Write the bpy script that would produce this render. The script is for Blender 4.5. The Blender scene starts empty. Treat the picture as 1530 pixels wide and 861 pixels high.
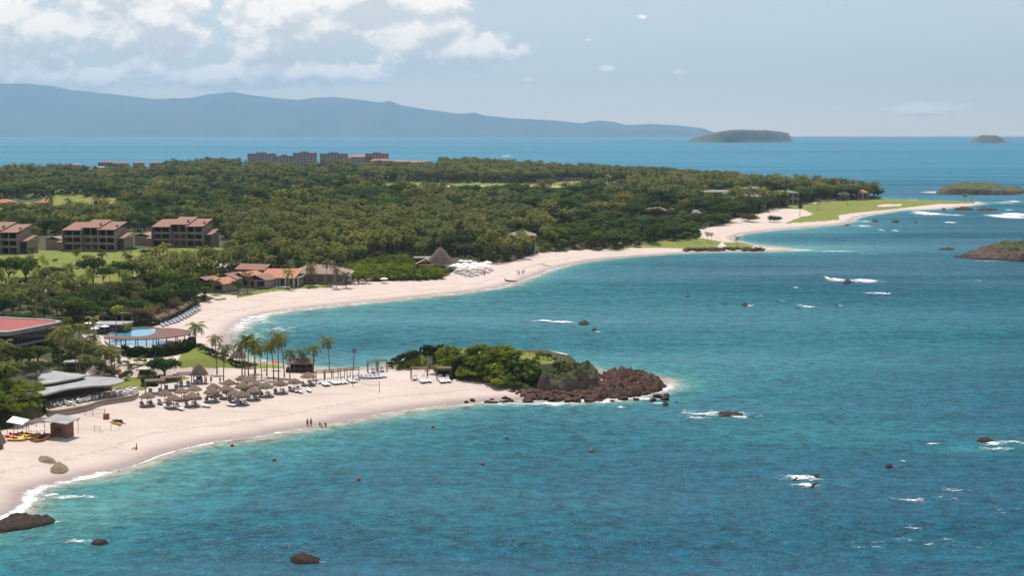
import bpy, bmesh, math, random
import numpy as np
from mathutils import Vector, Matrix, noise as mnoise
random.seed(7); rng = np.random.default_rng(7)
PI = math.pi
scn = bpy.context.scene
COL = scn.collection
# ---------------------------------------------------------------- camera
CH = 60.0; FP = 2000.0; HOR = 199.6; CX = 765.0; CY = 430.5
TH = math.atan((CY-HOR)/FP); CT, ST = math.cos(TH), math.sin(TH)
cam_d = bpy.data.cameras.new('camera'); cam = bpy.data.objects.new('camera', cam_d); COL.objects.link(cam)
cam.location = (0, 0, CH); cam.rotation_euler = (PI/2-TH, 0, 0)
cam_d.sensor_width = 36; cam_d.lens = FP/1530*36; cam_d.clip_start = 1; cam_d.clip_end = 150000
scn.camera = cam
def proj(x, y, z):
    F = y*CT-(z-CH)*ST
    return CX+FP*x/F, CY-FP*(y*ST+(z-CH)*CT)/F
def unproj(px, py, z=0.0):
    a = (px-CX)/FP; b = -(py-CY)/FP
    dy = CT+b*ST; dz = -ST+b*CT
    t = (z-CH)/dz
    return a*t, dy*t
# ---------------------------------------------------------------- numpy noise
def _h(ix, iy, s):
    v = np.sin(ix*127.1+iy*311.7+s*74.7)*43758.5453
    return v-np.floor(v)
def vn(x, y, s=0):
    x = np.asarray(x, float); y = np.asarray(y, float)
    ix = np.floor(x); iy = np.floor(y); fx = x-ix; fy = y-iy
    fx = fx*fx*(3-2*fx); fy = fy*fy*(3-2*fy)
    a = _h(ix, iy, s); b = _h(ix+1, iy, s); c = _h(ix, iy+1, s); d = _h(ix+1, iy+1, s)
    return (a*(1-fx)+b*fx)*(1-fy)+(c*(1-fx)+d*fx)*fy
def fbm(x, y, o=4, s=0):
    r = 0; a = .5
    for k in range(o):
        r = r+a*vn(x*2**k, y*2**k, s+k*13); a *= .5
    return r/(1-.5**o)
def sstep(a, b, x):
    t = np.clip((x-a)/(b-a), 0, 1); return t*t*(3-2*t)
def inpoly(x, y, P):
    x = np.asarray(x, float); y = np.asarray(y, float)
    r = np.zeros(x.shape, bool); n = len(P)
    for i in range(n):
        x1, y1 = P[i]; x2, y2 = P[(i+1) % n]
        if y1 == y2: continue
        c = ((y1 > y) != (y2 > y)) & (x < (x2-x1)*(y-y1)/(y2-y1)+x1)
        r ^= c
    return r
def sdf(x, y, P):
    """signed distance, positive inside"""
    x = np.asarray(x, float); y = np.asarray(y, float)
    sh = x.shape; xf = x.ravel(); yf = y.ravel(); best = np.full(xf.shape, 1e18)
    for i in range(len(P)):
        x1, y1 = P[i]; x2, y2 = P[(i+1) % len(P)]
        dx, dy = x2-x1, y2-y1; L = dx*dx+dy*dy+1e-12
        t = np.clip(((xf-x1)*dx+(yf-y1)*dy)/L, 0, 1)
        d = (xf-x1-t*dx)**2+(yf-y1-t*dy)**2
        np.minimum(best, d, out=best)
    r = np.sqrt(best); ins = inpoly(xf, yf, P)
    return np.where(ins, r, -r).reshape(sh)
def crom(P, n=4, closed=True):
    out = []; m = len(P)
    for i in range(m if closed else m-1):
        p = [P[(i+k) % m] if closed else P[min(max(i+k, 0), m-1)] for k in (-1, 0, 1, 2)]
        for j in range(n):
            t = j/n
            out.append(tuple(.5*((2*p[1][c])+(-p[0][c]+p[2][c])*t+(2*p[0][c]-5*p[1][c]+4*p[2][c]-p[3][c])*t*t+(-p[0][c]+3*p[1][c]-3*p[2][c]+p[3][c])*t**3) for c in (0, 1)))
    if not closed: out.append(tuple(P[-1]))
    return out
def W(P, z=0): return [unproj(a, b, z) for a, b in P]
# ---------------------------------------------------------------- shoreline
NEAR = [(-300, 870), (-60, 806), (-10, 782), (20, 770), (38, 757), (44, 746), (50, 736), (75, 727), (100, 721), (150, 710), (200, 697), (240, 682), (270, 673), (310, 664), (345, 659), (380, 655), (420, 647), (470, 639), (520, 630), (560, 622), (600, 615), (650, 609), (700, 604), (740, 601), (780, 600), (830, 600), (880, 600), (930, 597), (965, 590), (990, 583), (1000, 574)]
BACK = [(985, 566), (940, 562), (900, 557), (860, 549), (800, 543), (740, 540), (680, 538), (640, 536), (600, 541), (570, 549), (530, 552), (495, 552), (460, 550), (420, 546), (385, 541), (358, 532), (343, 518), (344, 504), (354, 491), (372, 479), (395, 471), (430, 465), (500, 457), (560, 451.5), (620, 445), (680, 439), (730, 432.5), (765, 425), (798, 413), (830, 402), (860, 394.5), (900, 388), (950, 383.5), (1000, 380), (1045, 377.5), (1100, 376.5), (1150, 375.8), (1187, 374.5)]
THIRD = [(1178, 372.5), (1150, 370), (1125, 366), (1105, 361), (1098, 356), (1110, 350), (1150, 344.5), (1200, 340), (1245, 336.5), (1272, 332), (1280, 326), (1300, 321.5), (1325, 318.5), (1349, 315), (1399, 313), (1424, 310.5), (1461, 307), (1475, 304)]
FAR = [(1462, 301.5), (1400, 300), (1352, 299), (1300, 296), (1250, 290), (1200, 286), (1150, 281), (1100, 276), (1050, 272), (1000, 268.5), (950, 265), (900, 262), (850, 259), (800, 257), (720, 255), (640, 254.5), (400, 254), (280, 255), (200, 256.5), (140, 259), (90, 263), (0, 267), (-150, 274), (-320, 280)]
px_land = crom(NEAR+BACK+THIRD, 4, False)+FAR+[(-900, 300), (-900, 960)]
LAND = W(px_land)
SHORE = W(crom(NEAR+BACK+THIRD, 6, False))
def pw(*pts, z=3.0): return W(pts, z)
HEAD = W(crom([(585, 553), (640, 556), (662, 566), (720, 574), (780, 579), (840, 580), (880, 575), (888, 566), (880, 556), (830, 547), (740, 543), (660, 541), (600, 546)], 3), 1.0)
POOLP = W(crom([(150, 545), (215, 556), (290, 545), (305, 530), (290, 515), (200, 505), (120, 505), (110, 530)], 3), 3)
LEFTC = W(crom([(-120, 650), (0, 640), (40, 637), (68, 622), (72, 600), (66, 570), (-120, 560)], 3), 2.0)
def height(x, y):
    s = sdf(x, y, LAND)
    s = s+(fbm(x/9, y/9, 3, 3)-.5)*1.6*np.clip(y/400, .5, 2)
    z = np.where(s < 0, .09*s, 1.9*(1-np.exp(-np.maximum(s, 0)/18.)))
    z = z+np.where(s > 24, 5.2*(1-np.exp(-(np.maximum(s, 24)-24)/150.)), 0)
    z = z+np.clip((s-3)/40, 0, 1)*(fbm(x/35, y/35, 3, 9)-.5)*np.clip((s-15)/60, .3, 1.6)
    z = z+3.8*sstep(1150, 1850, y)*sstep(30, 160, s)
    h = sdf(x, y, HEAD)
    z = z+np.where(h > -.5, 4.9*sstep(-.5, 7.0, h)+1.2*(fbm(x/6, y/6, 4, 5)-.5)*sstep(0, 4, h), 0)
    p = sdf(x, y, POOLP)
    z = np.where(p > -9, z*(1-sstep(-9, 0, p))+5.0*sstep(-9, 0, p), z)
    p = sdf(x, y, LEFTC)
    z = z+np.where(p > 0, 4.6*sstep(0, 2.5, p), 0)
    return z, s
# terrain grid
ccols = np.arange(-420, 1720, 2.6)
rows = [880.0]
while rows[-1] > 250.5: rows.append(rows[-1]-(1.25 if rows[-1] > 330 else .55))
rows = np.array(rows)
Yr = CH*FP/(rows-HOR)*CT if False else np.array([unproj(CX, r, 0)[1] for r in rows])
Ur = (ccols-CX)/FP
GX = Ur[None, :]*Yr[:, None]*1.012; GY = np.repeat(Yr[:, None], len(Ur), 1)
GZ, GS = height(GX, GY)
PXg, PYg = proj(GX, GY, GZ)
def ground_z(x, y):
    u = x/(y*1.012); c = (u-Ur[0])/(Ur[1]-Ur[0]); r = np.interp(-y, -Yr[::-1], np.arange(len(Yr))[::-1]) if False else np.interp(y, Yr, np.arange(len(Yr)))
    c = np.clip(c, 0, len(Ur)-1.001); r = np.clip(r, 0, len(Yr)-1.001)
    ci = np.floor(c).astype(int); ri = np.floor(r).astype(int); fc = c-ci; fr = r-ri
    return (GZ[ri, ci]*(1-fc)+GZ[ri, ci+1]*fc)*(1-fr)+(GZ[ri+1, ci]*(1-fc)+GZ[ri+1, ci+1]*fc)*fr
def G(px, py):
    """point of the ground seen at a pixel"""
    a = (px-CX)/FP; b = -(py-CY)/FP; d = np.array([a, CT+b*ST, -ST+b*CT])
    t = np.geomspace(150, 3500, 900); X = d[0]*t; Y = d[1]*t; Z = CH+d[2]*t
    gz = np.maximum(ground_z(X, Y), 0); k = np.nonzero(Z < gz)[0]
    i = k[0] if len(k) else len(t)-1
    f = (Z[i-1]-gz[i-1])/((Z[i-1]-gz[i-1])-(Z[i]-gz[i])+1e-9)
    tt = t[i-1]+(t[i]-t[i-1])*f
    return Vector((d[0]*tt, d[1]*tt, max(0.0, float(ground_z(d[0]*tt, d[1]*tt)))))
def Gs(px, py):
    x, y = unproj(px, py, 0); return Vector((x, y, 0))
def mpp(p): return (p.y*CT+(CH-p.z)*ST)/FP        # metres per photo pixel at a point
# ---------------------------------------------------------------- materials
def new_mat(name):
    m = bpy.data.materials.new(name); m.use_nodes = True; nt = m.node_tree
    for n in list(nt.nodes): nt.nodes.remove(n)
    return m, nt
class NT:
    def __init__(s, nt): s.nt = nt
    def n(s, t, **k):
        nd = s.nt.nodes.new(t)
        for a, v in k.items():
            if a.startswith('i_'):
                key = a[2:]; key = int(key) if key.isdigit() else key.replace('_', ' ')
                nd.inputs[key].default_value = v
            else: setattr(nd, a, v)
        return nd
    def l(s, a, b): s.nt.links.new(a, b)
    def math(s, op, a, b=None, clamp=False):
        nd = s.nt.nodes.new('ShaderNodeMath'); nd.operation = op; nd.use_clamp = clamp
        for i, v in enumerate((a, b)):
            if v is None: continue
            if hasattr(v, 'is_output') or isinstance(v, bpy.types.NodeSocket): s.nt.links.new(v, nd.inputs[i])
            else: nd.inputs[i].default_value = v
        return nd.outputs[0]
    def noise(s, vec, scale, detail=3, rough=.5, out=0):
        nd = s.nt.nodes.new('ShaderNodeTexNoise'); nd.inputs['Scale'].default_value = scale
        nd.inputs['Detail'].default_value = detail; nd.inputs['Roughness'].default_value = rough
        if vec is not None: s.nt.links.new(vec, nd.inputs['Vector'])
        return nd.outputs[out]
    def mapr(s, v, a, b, c=0, d=1, sm=False):
        nd = s.nt.nodes.new('ShaderNodeMapRange'); nd.interpolation_type = 'SMOOTHSTEP' if sm else 'LINEAR'
        s.nt.links.new(v, nd.inputs[0])
        for i, x in enumerate((a, b, c, d)): nd.inputs[i+1].default_value = x
        return nd.outputs[0]
    def mix(s, f, a, b, bt='MIX'):
        nd = s.nt.nodes.new('ShaderNodeMix'); nd.data_type = 'RGBA'; nd.blend_type = bt
        for i, v in ((0, f), (6, a), (7, b)):
            if isinstance(v, bpy.types.NodeSocket): s.nt.links.new(v, nd.inputs[i])
            elif i == 0: nd.inputs[0].default_value = v
            else: nd.inputs[i].default_value = (*v[:3], 1)
        return nd.outputs[2]
    def pos(s, scale=(1, 1, 1), src='Position'):
        if src == 'Position': o = s.nt.nodes.new('ShaderNodeNewGeometry').outputs['Position']
        else: o = s.nt.nodes.new('ShaderNodeTexCoord').outputs['Object']
        mp = s.nt.nodes.new('ShaderNodeMapping'); mp.inputs['Scale'].default_value = scale
        s.nt.links.new(o, mp.inputs['Vector']); return mp.outputs[0]
    def attr(s, name, out='Fac'):
        nd = s.nt.nodes.new('ShaderNodeAttribute'); nd.attribute_name = name; return nd.outputs[out]
    def out(s, sh, vol=None):
        o = s.nt.nodes.new('ShaderNodeOutputMaterial')
        if sh is not None: s.nt.links.new(sh, o.inputs[0])
    def bump(s, h, strength, dist):
        nd = s.nt.nodes.new('ShaderNodeBump'); nd.inputs['Strength'].default_value = strength; nd.inputs['Distance'].default_value = dist
        s.nt.links.new(h, nd.inputs['Height']); return nd.outputs[0]
    def pbsdf(s, col, rough=.8, normal=None, spec=.3, metal=0):
        nd = s.nt.nodes.new('ShaderNodeBsdfPrincipled')
        if isinstance(col, bpy.types.NodeSocket): s.nt.links.new(col, nd.inputs['Base Color'])
        else: nd.inputs['Base Color'].default_value = (*col[:3], 1)
        if isinstance(rough, bpy.types.NodeSocket): s.nt.links.new(rough, nd.inputs['Roughness'])
        else: nd.inputs['Roughness'].default_value = rough
        nd.inputs['Specular IOR Level'].default_value = spec; nd.inputs['Metallic'].default_value = metal
        if normal is not None: s.nt.links.new(normal, nd.inputs['Normal'])
        return nd.outputs[0], nd
def simple(name, col, rough=.8, var=.18, scale=1.5, spec=.3, rnd=.0, stripes=None):
    """painted / wooden / stuccoed surface with blotchy wear"""
    m, nt = new_mat(name); k = NT(nt)
    p = k.pos(src='Object')
    a = k.noise(p, scale, 4, .65)
    f = k.mapr(a, .3, .75, 1-var, 1+var)
    c = k.mix(1.0, col, (1, 1, 1), 'MULTIPLY')
    vm = k.n('ShaderNodeVectorMath', operation='SCALE'); k.l(c, vm.inputs[0]); k.l(f, vm.inputs['Scale'])
    c = vm.outputs[0]
    if stripes:
        ax, sc, amt = stripes
        sp = k.n('ShaderNodeSeparateXYZ'); k.l(k.pos(src='Object'), sp.inputs[0])
        w = k.math('FRACT', k.math('MULTIPLY', sp.outputs[ax], sc))
        w = k.mapr(w, .75, .95, 1, 1-amt)
        vm = k.n('ShaderNodeVectorMath', operation='SCALE'); k.l(c, vm.inputs[0]); k.l(w, vm.inputs['Scale']); c = vm.outputs[0]
    if rnd:
        oi = k.n('ShaderNodeObjectInfo'); r = k.mapr(oi.outputs['Random'], 0, 1, 1-rnd, 1+rnd)
        vm = k.n('ShaderNodeVectorMath', operation='SCALE'); k.l(c, vm.inputs[0]); k.l(r, vm.inputs['Scale']); c = vm.outputs[0]
    sh, _ = k.pbsdf(c, rough, None, spec); k.out(sh)
    return m
def foliage(name, c1, c2, trans=.3, rnd=.25, hue=0.03):
    m, nt = new_mat(name); k = NT(nt)
    n = k.noise(k.pos(src='Object'), .9, 3, .6)
    oi = k.n('ShaderNodeObjectInfo')
    f = k.mapr(n, .35, .65)
    c = k.mix(f, c1, c2)
    drift = k.noise(oi.outputs['Location'], .022, 3, .6); c = k.mix(k.mapr(drift, .45, .62, 0, .45), c, tuple(a_*b_ for a_, b_ in zip(c2, (1.45, 1.35, 1.05))))
    hs = k.n('ShaderNodeHueSaturation'); k.l(c, hs.inputs['Color'])
    k.l(k.mapr(oi.outputs['Random'], 0, 1, .5-hue, .5+hue), hs.inputs['Hue'])
    wn = k.n('ShaderNodeTexWhiteNoise', noise_dimensions='1D'); k.l(oi.outputs['Random'], wn.inputs['W'])
    k.l(k.mapr(wn.outputs['Value'], 0, 1, 1-rnd, 1+rnd), hs.inputs['Value'])
    df = k.n('ShaderNodeBsdfDiffuse'); k.l(hs.outputs[0], df.inputs[0])
    tr = k.n('ShaderNodeBsdfTranslucent'); k.l(hs.outputs[0], tr.inputs[0])
    gl = k.n('ShaderNodeBsdfGlossy'); gl.inputs['Roughness'].default_value = .45
    mx = k.n('ShaderNodeMixShader'); mx.inputs[0].default_value = trans; k.l(df.outputs[0], mx.inputs[1]); k.l(tr.outputs[0], mx.inputs[2])
    m2 = k.n('ShaderNodeMixShader'); m2.inputs[0].default_value = .012; k.l(mx.outputs[0], m2.inputs[1]); k.l(gl.outputs[0], m2.inputs[2])
    k.out(m2.outputs[0]); return m
# ---------------------------------------------------------------- mesh builder and tagging
class MB:
    def __init__(s): s.v = []; s.f = []
    def add(s, vs, fs):
        o = len(s.v); s.v += [tuple(v) for v in vs]; s.f += [tuple(i+o for i in f) for f in fs]; return s
    def box(s, x0, x1, y0, y1, z0, z1, top=None):
        t = top or (0, 0)
        return s.add([(x0, y0, z0), (x1, y0, z0), (x1, y1, z0), (x0, y1, z0), (x0+t[0], y0+t[1], z1), (x1-t[0], y0+t[1], z1), (x1-t[0], y1-t[1], z1), (x0+t[0], y1-t[1], z1)],
                     [(3, 2, 1, 0), (4, 5, 6, 7), (0, 1, 5, 4), (1, 2, 6, 5), (2, 3, 7, 6), (3, 0, 4, 7)])
    def tube(s, p0, p1, r0, r1=None, n=8, cap=True):
        r1 = r0 if r1 is None else r1; p0 = Vector(p0); p1 = Vector(p1); d = (p1-p0).normalized()
        a = d.orthogonal().normalized(); b = d.cross(a); vs = []
        for p, r in ((p0, r0), (p1, r1)):
            for i in range(n):
                t = 2*PI*i/n; vs.append(p+(a*math.cos(t)+b*math.sin(t))*r)
        fs = [(i, (i+1) % n, n+(i+1) % n, n+i) for i in range(n)]
        if cap: fs += [tuple(range(n))[::-1], tuple(range(n, 2*n))]
        return s.add(vs, fs)
    def path(s, pts, rad, n=6):
        for i in range(len(pts)-1):
            s.tube(pts[i], pts[i+1], rad[i], rad[i+1], n)
        return s
    def lathe(s, prof, n=16, c=(0, 0, 0), sx=1, sy=1):
        vs = [(c[0]+r*math.cos(2*PI*i/n)*sx, c[1]+r*math.sin(2*PI*i/n)*sy, c[2]+z) for r, z in prof for i in range(n)]
        fs = [(k*n+i, k*n+(i+1) % n, (k+1)*n+(i+1) % n, (k+1)*n+i) for k in range(len(prof)-1) for i in range(n)]
        fs += [tuple(range(n))[::-1], tuple(range((len(prof)-1)*n, len(prof)*n))]
        return s.add(vs, fs)
    def prism(s, poly, z0, z1):
        n = len(poly)
        zz0 = z0 if callable(z0) else (lambda x, y: z0); zz1 = z1 if callable(z1) else (lambda x, y: z1)
        vs = [(x, y, zz0(x, y)) for x, y in poly]+[(x, y, zz1(x, y)) for x, y in poly]
        return s.add(vs, [tuple(range(n))[::-1], tuple(range(n, 2*n))]+[(i, (i+1) % n, n+(i+1) % n, n+i) for i in range(n)])
    def xf(s, M):
        s.v = [tuple(M@Vector(v)) for v in s.v]; return s
    def mesh(s, name, mat, smooth=False):
        me = bpy.data.meshes.new(name); me.from_pydata(s.v, [], s.f); me.materials.append(mat)
        if smooth: me.polygons.foreach_set('use_smooth', [True]*len(me.polygons))
        me.update(); return me
    def build(s, name, mat, parent=None, smooth=False):
        o = bpy.data.objects.new(name, s.mesh(name, mat, smooth)); COL.objects.link(o)
        if parent is not None: o.parent = parent
        return o
def npmesh(name, V, F, mat, smooth=False, attrs=None):
    me = bpy.data.meshes.new(name); V = np.asarray(V, np.float32); F = np.asarray(F, np.int32)
    me.vertices.add(len(V)); me.vertices.foreach_set('co', V.ravel())
    k = F.shape[1]; me.loops.add(F.size); me.loops.foreach_set('vertex_index', F.ravel())
    me.polygons.add(len(F)); me.polygons.foreach_set('loop_start', np.arange(0, F.size, k, dtype=np.int32))
    try: me.polygons.foreach_set('loop_total', np.full(len(F), k, np.int32))
    except Exception: pass
    me.update(calc_edges=True); me.validate()
    if smooth: me.polygons.foreach_set('use_smooth', np.ones(len(me.polygons), bool))
    for nm, (typ, arr) in (attrs or {}).items():
        a = me.attributes.new(nm, typ, 'POINT')
        a.data.foreach_set('color' if typ == 'FLOAT_COLOR' else 'value', np.asarray(arr, np.float32).ravel())
    me.materials.append(mat); return me
def link(name, me, parent=None, loc=None):
    o = bpy.data.objects.new(name, me); COL.objects.link(o)
    if parent is not None: o.parent = parent
    if loc is not None: o.location = loc
    return o
def tag(o, label=None, cat=None, group=None, kind=None):
    for a, v in (('label', label), ('category', cat), ('group', group), ('kind', kind)):
        if v: o[a] = v
    return o
def thing(name, label, cat, loc=(0, 0, 0), rz=0, group=None):
    o = bpy.data.objects.new(name, None); COL.objects.link(o); o.empty_display_size = .3
    o.location = loc; o.rotation_euler = (0, 0, rz); return tag(o, label, cat, group)
def dup(src, loc, rz=0, sc=1, label=None, group=None):
    def cp(o, par):
        c = o.copy(); COL.objects.link(c); c.parent = par
        for ch in KIDS.get(o.name, ()): cp(ch, c)
        return c
    for o in [src]+list(src.children): KIDS[o.name] = list(o.children)
    r = cp(src, None); r.location = loc; r.rotation_euler = (0, 0, rz); r.scale = (sc, sc, sc) if not isinstance(sc, tuple) else sc
    if label: r['label'] = label
    if group: r['group'] = group
    return r
KIDS = {}
ORD = ['first', 'second', 'third', 'fourth', 'fifth', 'sixth', 'seventh', 'eighth', 'ninth', 'tenth', 'eleventh', 'twelfth', 'thirteenth', 'fourteenth', 'fifteenth', 'sixteenth', 'seventeenth', 'eighteenth', 'nineteenth', 'twentieth']
def grid_faces(nr, nc, keep=None):
    r, c = np.meshgrid(np.arange(nr-1), np.arange(nc-1), indexing='ij')
    a = r*nc+c; F = np.stack([a, a+1, a+nc+1, a+nc], -1).reshape(-1, 4)
    if keep is not None: F = F[keep[:-1, :-1].ravel()|keep[1:, :-1].ravel()|keep[:-1, 1:].ravel()|keep[1:, 1:].ravel()]
    return F
def compact(V, F, *arrs):
    u, inv = np.unique(F, return_inverse=True); return (V[u], inv.reshape(F.shape))+tuple(a[u] for a in arrs)
# ---------------------------------------------------------------- lighting and sky
SUN_EL, SUN_AZ = math.radians(62), math.radians(-14)   # azimuth from +Y, negative = left
sd = bpy.data.lights.new('sun', 'SUN'); sd.energy = 4.2; sd.angle = math.radians(.53); sd.color = (1, .96, .91)
so = bpy.data.objects.new('sun', sd); COL.objects.link(so)
sdir = Vector((math.sin(SUN_AZ)*math.cos(SUN_EL), math.cos(SUN_AZ)*math.cos(SUN_EL), math.sin(SUN_EL)))
so.rotation_euler = sdir.to_track_quat('Z', 'Y').to_euler(); so.location = (0, 0, 300)
w = bpy.data.worlds.new('World'); scn.world = w; w.use_nodes = True
for n in list(w.node_tree.nodes): w.node_tree.nodes.remove(n)
k = NT(w.node_tree)
sky = k.n('ShaderNodeTexSky', sky_type='NISHITA', sun_disc=False, sun_elevation=SUN_EL, sun_rotation=SUN_AZ, altitude=0, air_density=1.0, dust_density=.6, ozone_density=2.0)
tc = k.n('ShaderNodeTexCoord'); D = tc.outputs['Generated']
sx = k.n('ShaderNodeSeparateXYZ'); k.l(D, sx.inputs[0])
yy = k.math('MAXIMUM', sx.outputs[1], .02)
U = k.math('DIVIDE', sx.outputs[0], yy); Vv = k.math('DIVIDE', sx.outputs[2], yy)
def cloud_field(du=0, dv=0):
    """cumulus bank and scraps, in view-direction slopes (azimuth, elevation)"""
    cu = k.math('ADD', U, du); cv = k.math('ADD', Vv, dv)
    cb = k.n('ShaderNodeCombineXYZ'); k.l(cu, cb.inputs[0]); k.l(k.math('MULTIPLY', cv, 1.35), cb.inputs[1]); cb.inputs[2].default_value = .37
    n1 = k.noise(cb.outputs[0], 13, 8, .6)
    wv_ = k.n('ShaderNodeVectorMath', operation='ADD'); k.l(cb.outputs[0], wv_.inputs[0])
    ds = k.n('ShaderNodeVectorMath', operation='SCALE'); k.l(k.noise(cb.outputs[0], 30, 5, .6, out=1), ds.inputs[0]); ds.inputs['Scale'].default_value = .022; k.l(ds.outputs[0], wv_.inputs[1])
    vs_ = []
    for sc_ in (34, 78, 170):
        vo = k.n('ShaderNodeTexVoronoi', feature='SMOOTH_F1'); vo.inputs['Scale'].default_value = sc_; vo.inputs['Smoothness'].default_value = .35; k.l(wv_.outputs[0], vo.inputs['Vector']); vs_.append(k.math('SUBTRACT', .45, vo.outputs['Distance']))
    n2 = k.math('ADD', k.math('ADD', vs_[0], k.math('MULTIPLY', vs_[1], .5)), k.math('MULTIPLY', vs_[2], .28))
    tot = None
    blobs = [(-.37, .075, .10, .042), (-.27, .088, .10, .042), (-.17, .078, .085, .04), (-.10, .100, .07, .022), (-.075, .066, .048, .026), (-.03, .062, .03, .020),
             (-.40, .042, .14, .016), (-.15, .045, .12, .013), (-.30, .105, .09, .03),
             (.0, .0605, .016, .009), (.122, .0455, .017, .0065), (.068, .048, .009, .004), (.01, .040, .014, .005), (.057, .069, .012, .003), (.163, .0445, .011, .0035), (.095, .086, .007, .003), (.28, .018, .10, .007)]
    for bu, bv, ru, rv in blobs:
        a = k.math('DIVIDE', k.math('SUBTRACT', cu, bu), ru); b = k.math('DIVIDE', k.math('SUBTRACT', cv, bv), rv)
        d = k.math('SUBTRACT', 1.0, k.math('SQRT', k.math('ADD', k.math('MULTIPLY', a, a), k.math('MULTIPLY', b, b))))
        d = k.math('SUBTRACT', k.math('MULTIPLY', d, .6), .44) if ru < .03 or rv < .008 else d
        tot = d if tot is None else k.math('MAXIMUM', tot, d)
    nn = k.math('ADD', k.math('MULTIPLY', k.math('SUBTRACT', n1, .5), 2.1), k.math('MULTIPLY', n2, .75))
    return k.math('ADD', tot, nn), n1
c0, nA = cloud_field(); c1, nB = cloud_field(-.003, .008)
dens = k.mapr(c0, -.12, .20, 0, 1, True)
den2 = k.mapr(c1, -.1, 1.0, 0, 1)
lit = k.mapr(k.math('SUBTRACT', c0, c1), -.26, .36, 0, 1)
thick = k.mapr(c0, .25, 1.25)
lit2 = k.math('SUBTRACT', lit, k.math('MULTIPLY', thick, .22), True)
lowv = k.mapr(Vv, .030, .075, .0, .22)
lit2 = k.math('ADD', lit2, lowv, True)
ccol = k.mix(lit2, (5.6, 5.5, 5.2), (12.5, 10.8, 9.2))
veil = k.mapr(k.noise(D, 5, 4), .3, .8, .30, .5)
base = k.mix(1.0, sky.outputs[0], (1.0, 1.0, 1.0), 'MULTIPLY')
s1 = k.mix(veil, base, (6.4, 5.5, 4.4))
s1 = k.mix(k.mapr(Vv, .0, .055, .9, 0), s1, (12.6, 10.2, 7.0))
s2 = k.mix(k.math('MULTIPLY', dens, .9), s1, ccol)
bg = k.n('ShaderNodeBackground'); bg.inputs[1].default_value = .10; k.l(s2, bg.inputs[0])
wo = k.n('ShaderNodeOutputWorld'); k.l(bg.outputs[0], wo.inputs[0])
scn.view_settings.view_transform = 'Standard'; scn.view_settings.look = 'None'; scn.view_settings.exposure = .27; scn.view_settings.gamma = 1
scn.cycles.use_denoising = True
scn.cycles.max_bounces = 6; scn.cycles.diffuse_bounces = 2; scn.cycles.glossy_bounces = 2; scn.cycles.transmission_bounces = 4; scn.cycles.volume_bounces = 0; scn.cycles.transparent_max_bounces = 12
scn.cycles.sample_clamp_indirect = 4; scn.cycles.caustics_reflective = False
# haze
hz, nt = new_mat('haze'); kk = NT(nt)
pv = kk.n('ShaderNodeVolumePrincipled'); pv.inputs['Color'].default_value = (.43, .71, 1.0, 1); pv.inputs['Density'].default_value = 4.8e-5; pv.inputs['Anisotropy'].default_value = .37
o = nt.nodes.new('ShaderNodeOutputMaterial'); nt.links.new(pv.outputs[0], o.inputs['Volume'])
hb = MB().box(-32000, 32000, -900, 31800, -6, 1300).build('haze', hz); tag(hb, kind='stuff')
# ---------------------------------------------------------------- terrain zones (photo-pixel outlines projected onto the ground)
def zmask(P, soft=0): return inpoly(PXg, PYg, P).astype(float)
LAWNS = [
 [(268, 535), (275, 520), (288, 512), (300, 519), (318, 531), (345, 538), (420, 546), (428, 551), (345, 550.5), (270, 550), (262, 545)],
 [(160, 584), (172, 567), (205, 564), (275, 562), (285, 566), (262, 572), (225, 577), (214, 584)],
 [(590, 546), (610, 536), (640, 526), (636, 545), (620, 553), (585, 551)],
 [(655, 524), (700, 522), (790, 527), (830, 535), (828, 545), (790, 545), (700, 535), (660, 534)],
 [(-60, 430), (-60, 372), (90, 374), (345, 370), (350, 385), (335, 395), (330, 425), (180, 432)],
 [(355, 441), (385, 434), (440, 428), (498, 425), (497, 429), (440, 432), (400, 437), (352, 446)],
 [(318, 447), (340, 445), (338, 448), (322, 450)],
 [(100, 312), (170, 310), (165, 298), (110, 296)], [(-30, 320), (60, 325), (120, 318), (90, 300), (-30, 305)],
 [(-50, 268), (130, 268), (150, 262), (-50, 260)],
 [(540, 291), (940, 290), (920, 274), (560, 272)],
 [(350, 290), (440, 292), (440, 280), (350, 280)],
 [(935, 366), (990, 360), (1050, 356), (1078, 361), (1072, 369), (1030, 372), (940, 369)],
 [(1080, 362), (1110, 362), (1128, 367), (1120, 372), (1088, 371)],
 [(1170, 334), (1215, 318), (1130, 318), (1160, 305), (1230, 300), (1260, 296), (1360, 296), (1458, 299), (1456, 304), (1400, 305), (1330, 313), (1270, 319), (1252, 322), (1255, 328), (1225, 331)],
 [(0, 283), (120, 285), (230, 286), (230, 292), (100, 296), (0, 294)],
]
SANDS = [
 [(1138, 314), (1162, 310), (1180, 312), (1200, 313), (1216, 320), (1205, 323), (1190, 323), (1160, 320)],
 [(1308, 308), (1320, 305), (1350, 305), (1346, 307.5), (1316, 309)],
 [(1210, 303), (1240, 298), (1258, 294), (1262, 295.5), (1243, 300), (1222, 304)],
 [(1355, 297.5), (1375, 297.5), (1372, 299), (1357, 299)],
 [(570, 277.6), (600, 277), (720, 278), (700, 280), (640, 279.5), (566, 279.6)],
 [(718, 277.4), (850, 278), (850, 279.4), (720, 279.2)],
 [(-20, 261), (30, 260), (112, 259), (112, 262.5), (30, 263), (-20, 264)],
 [(60, 440), (150, 432), (175, 437), (140, 446), (80, 446)],
 [(238, 264), (270, 263), (268, 266), (240, 266)],
 [(310, 398), (340, 392), (350, 396), (330, 402), (315, 404)],
]
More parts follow.
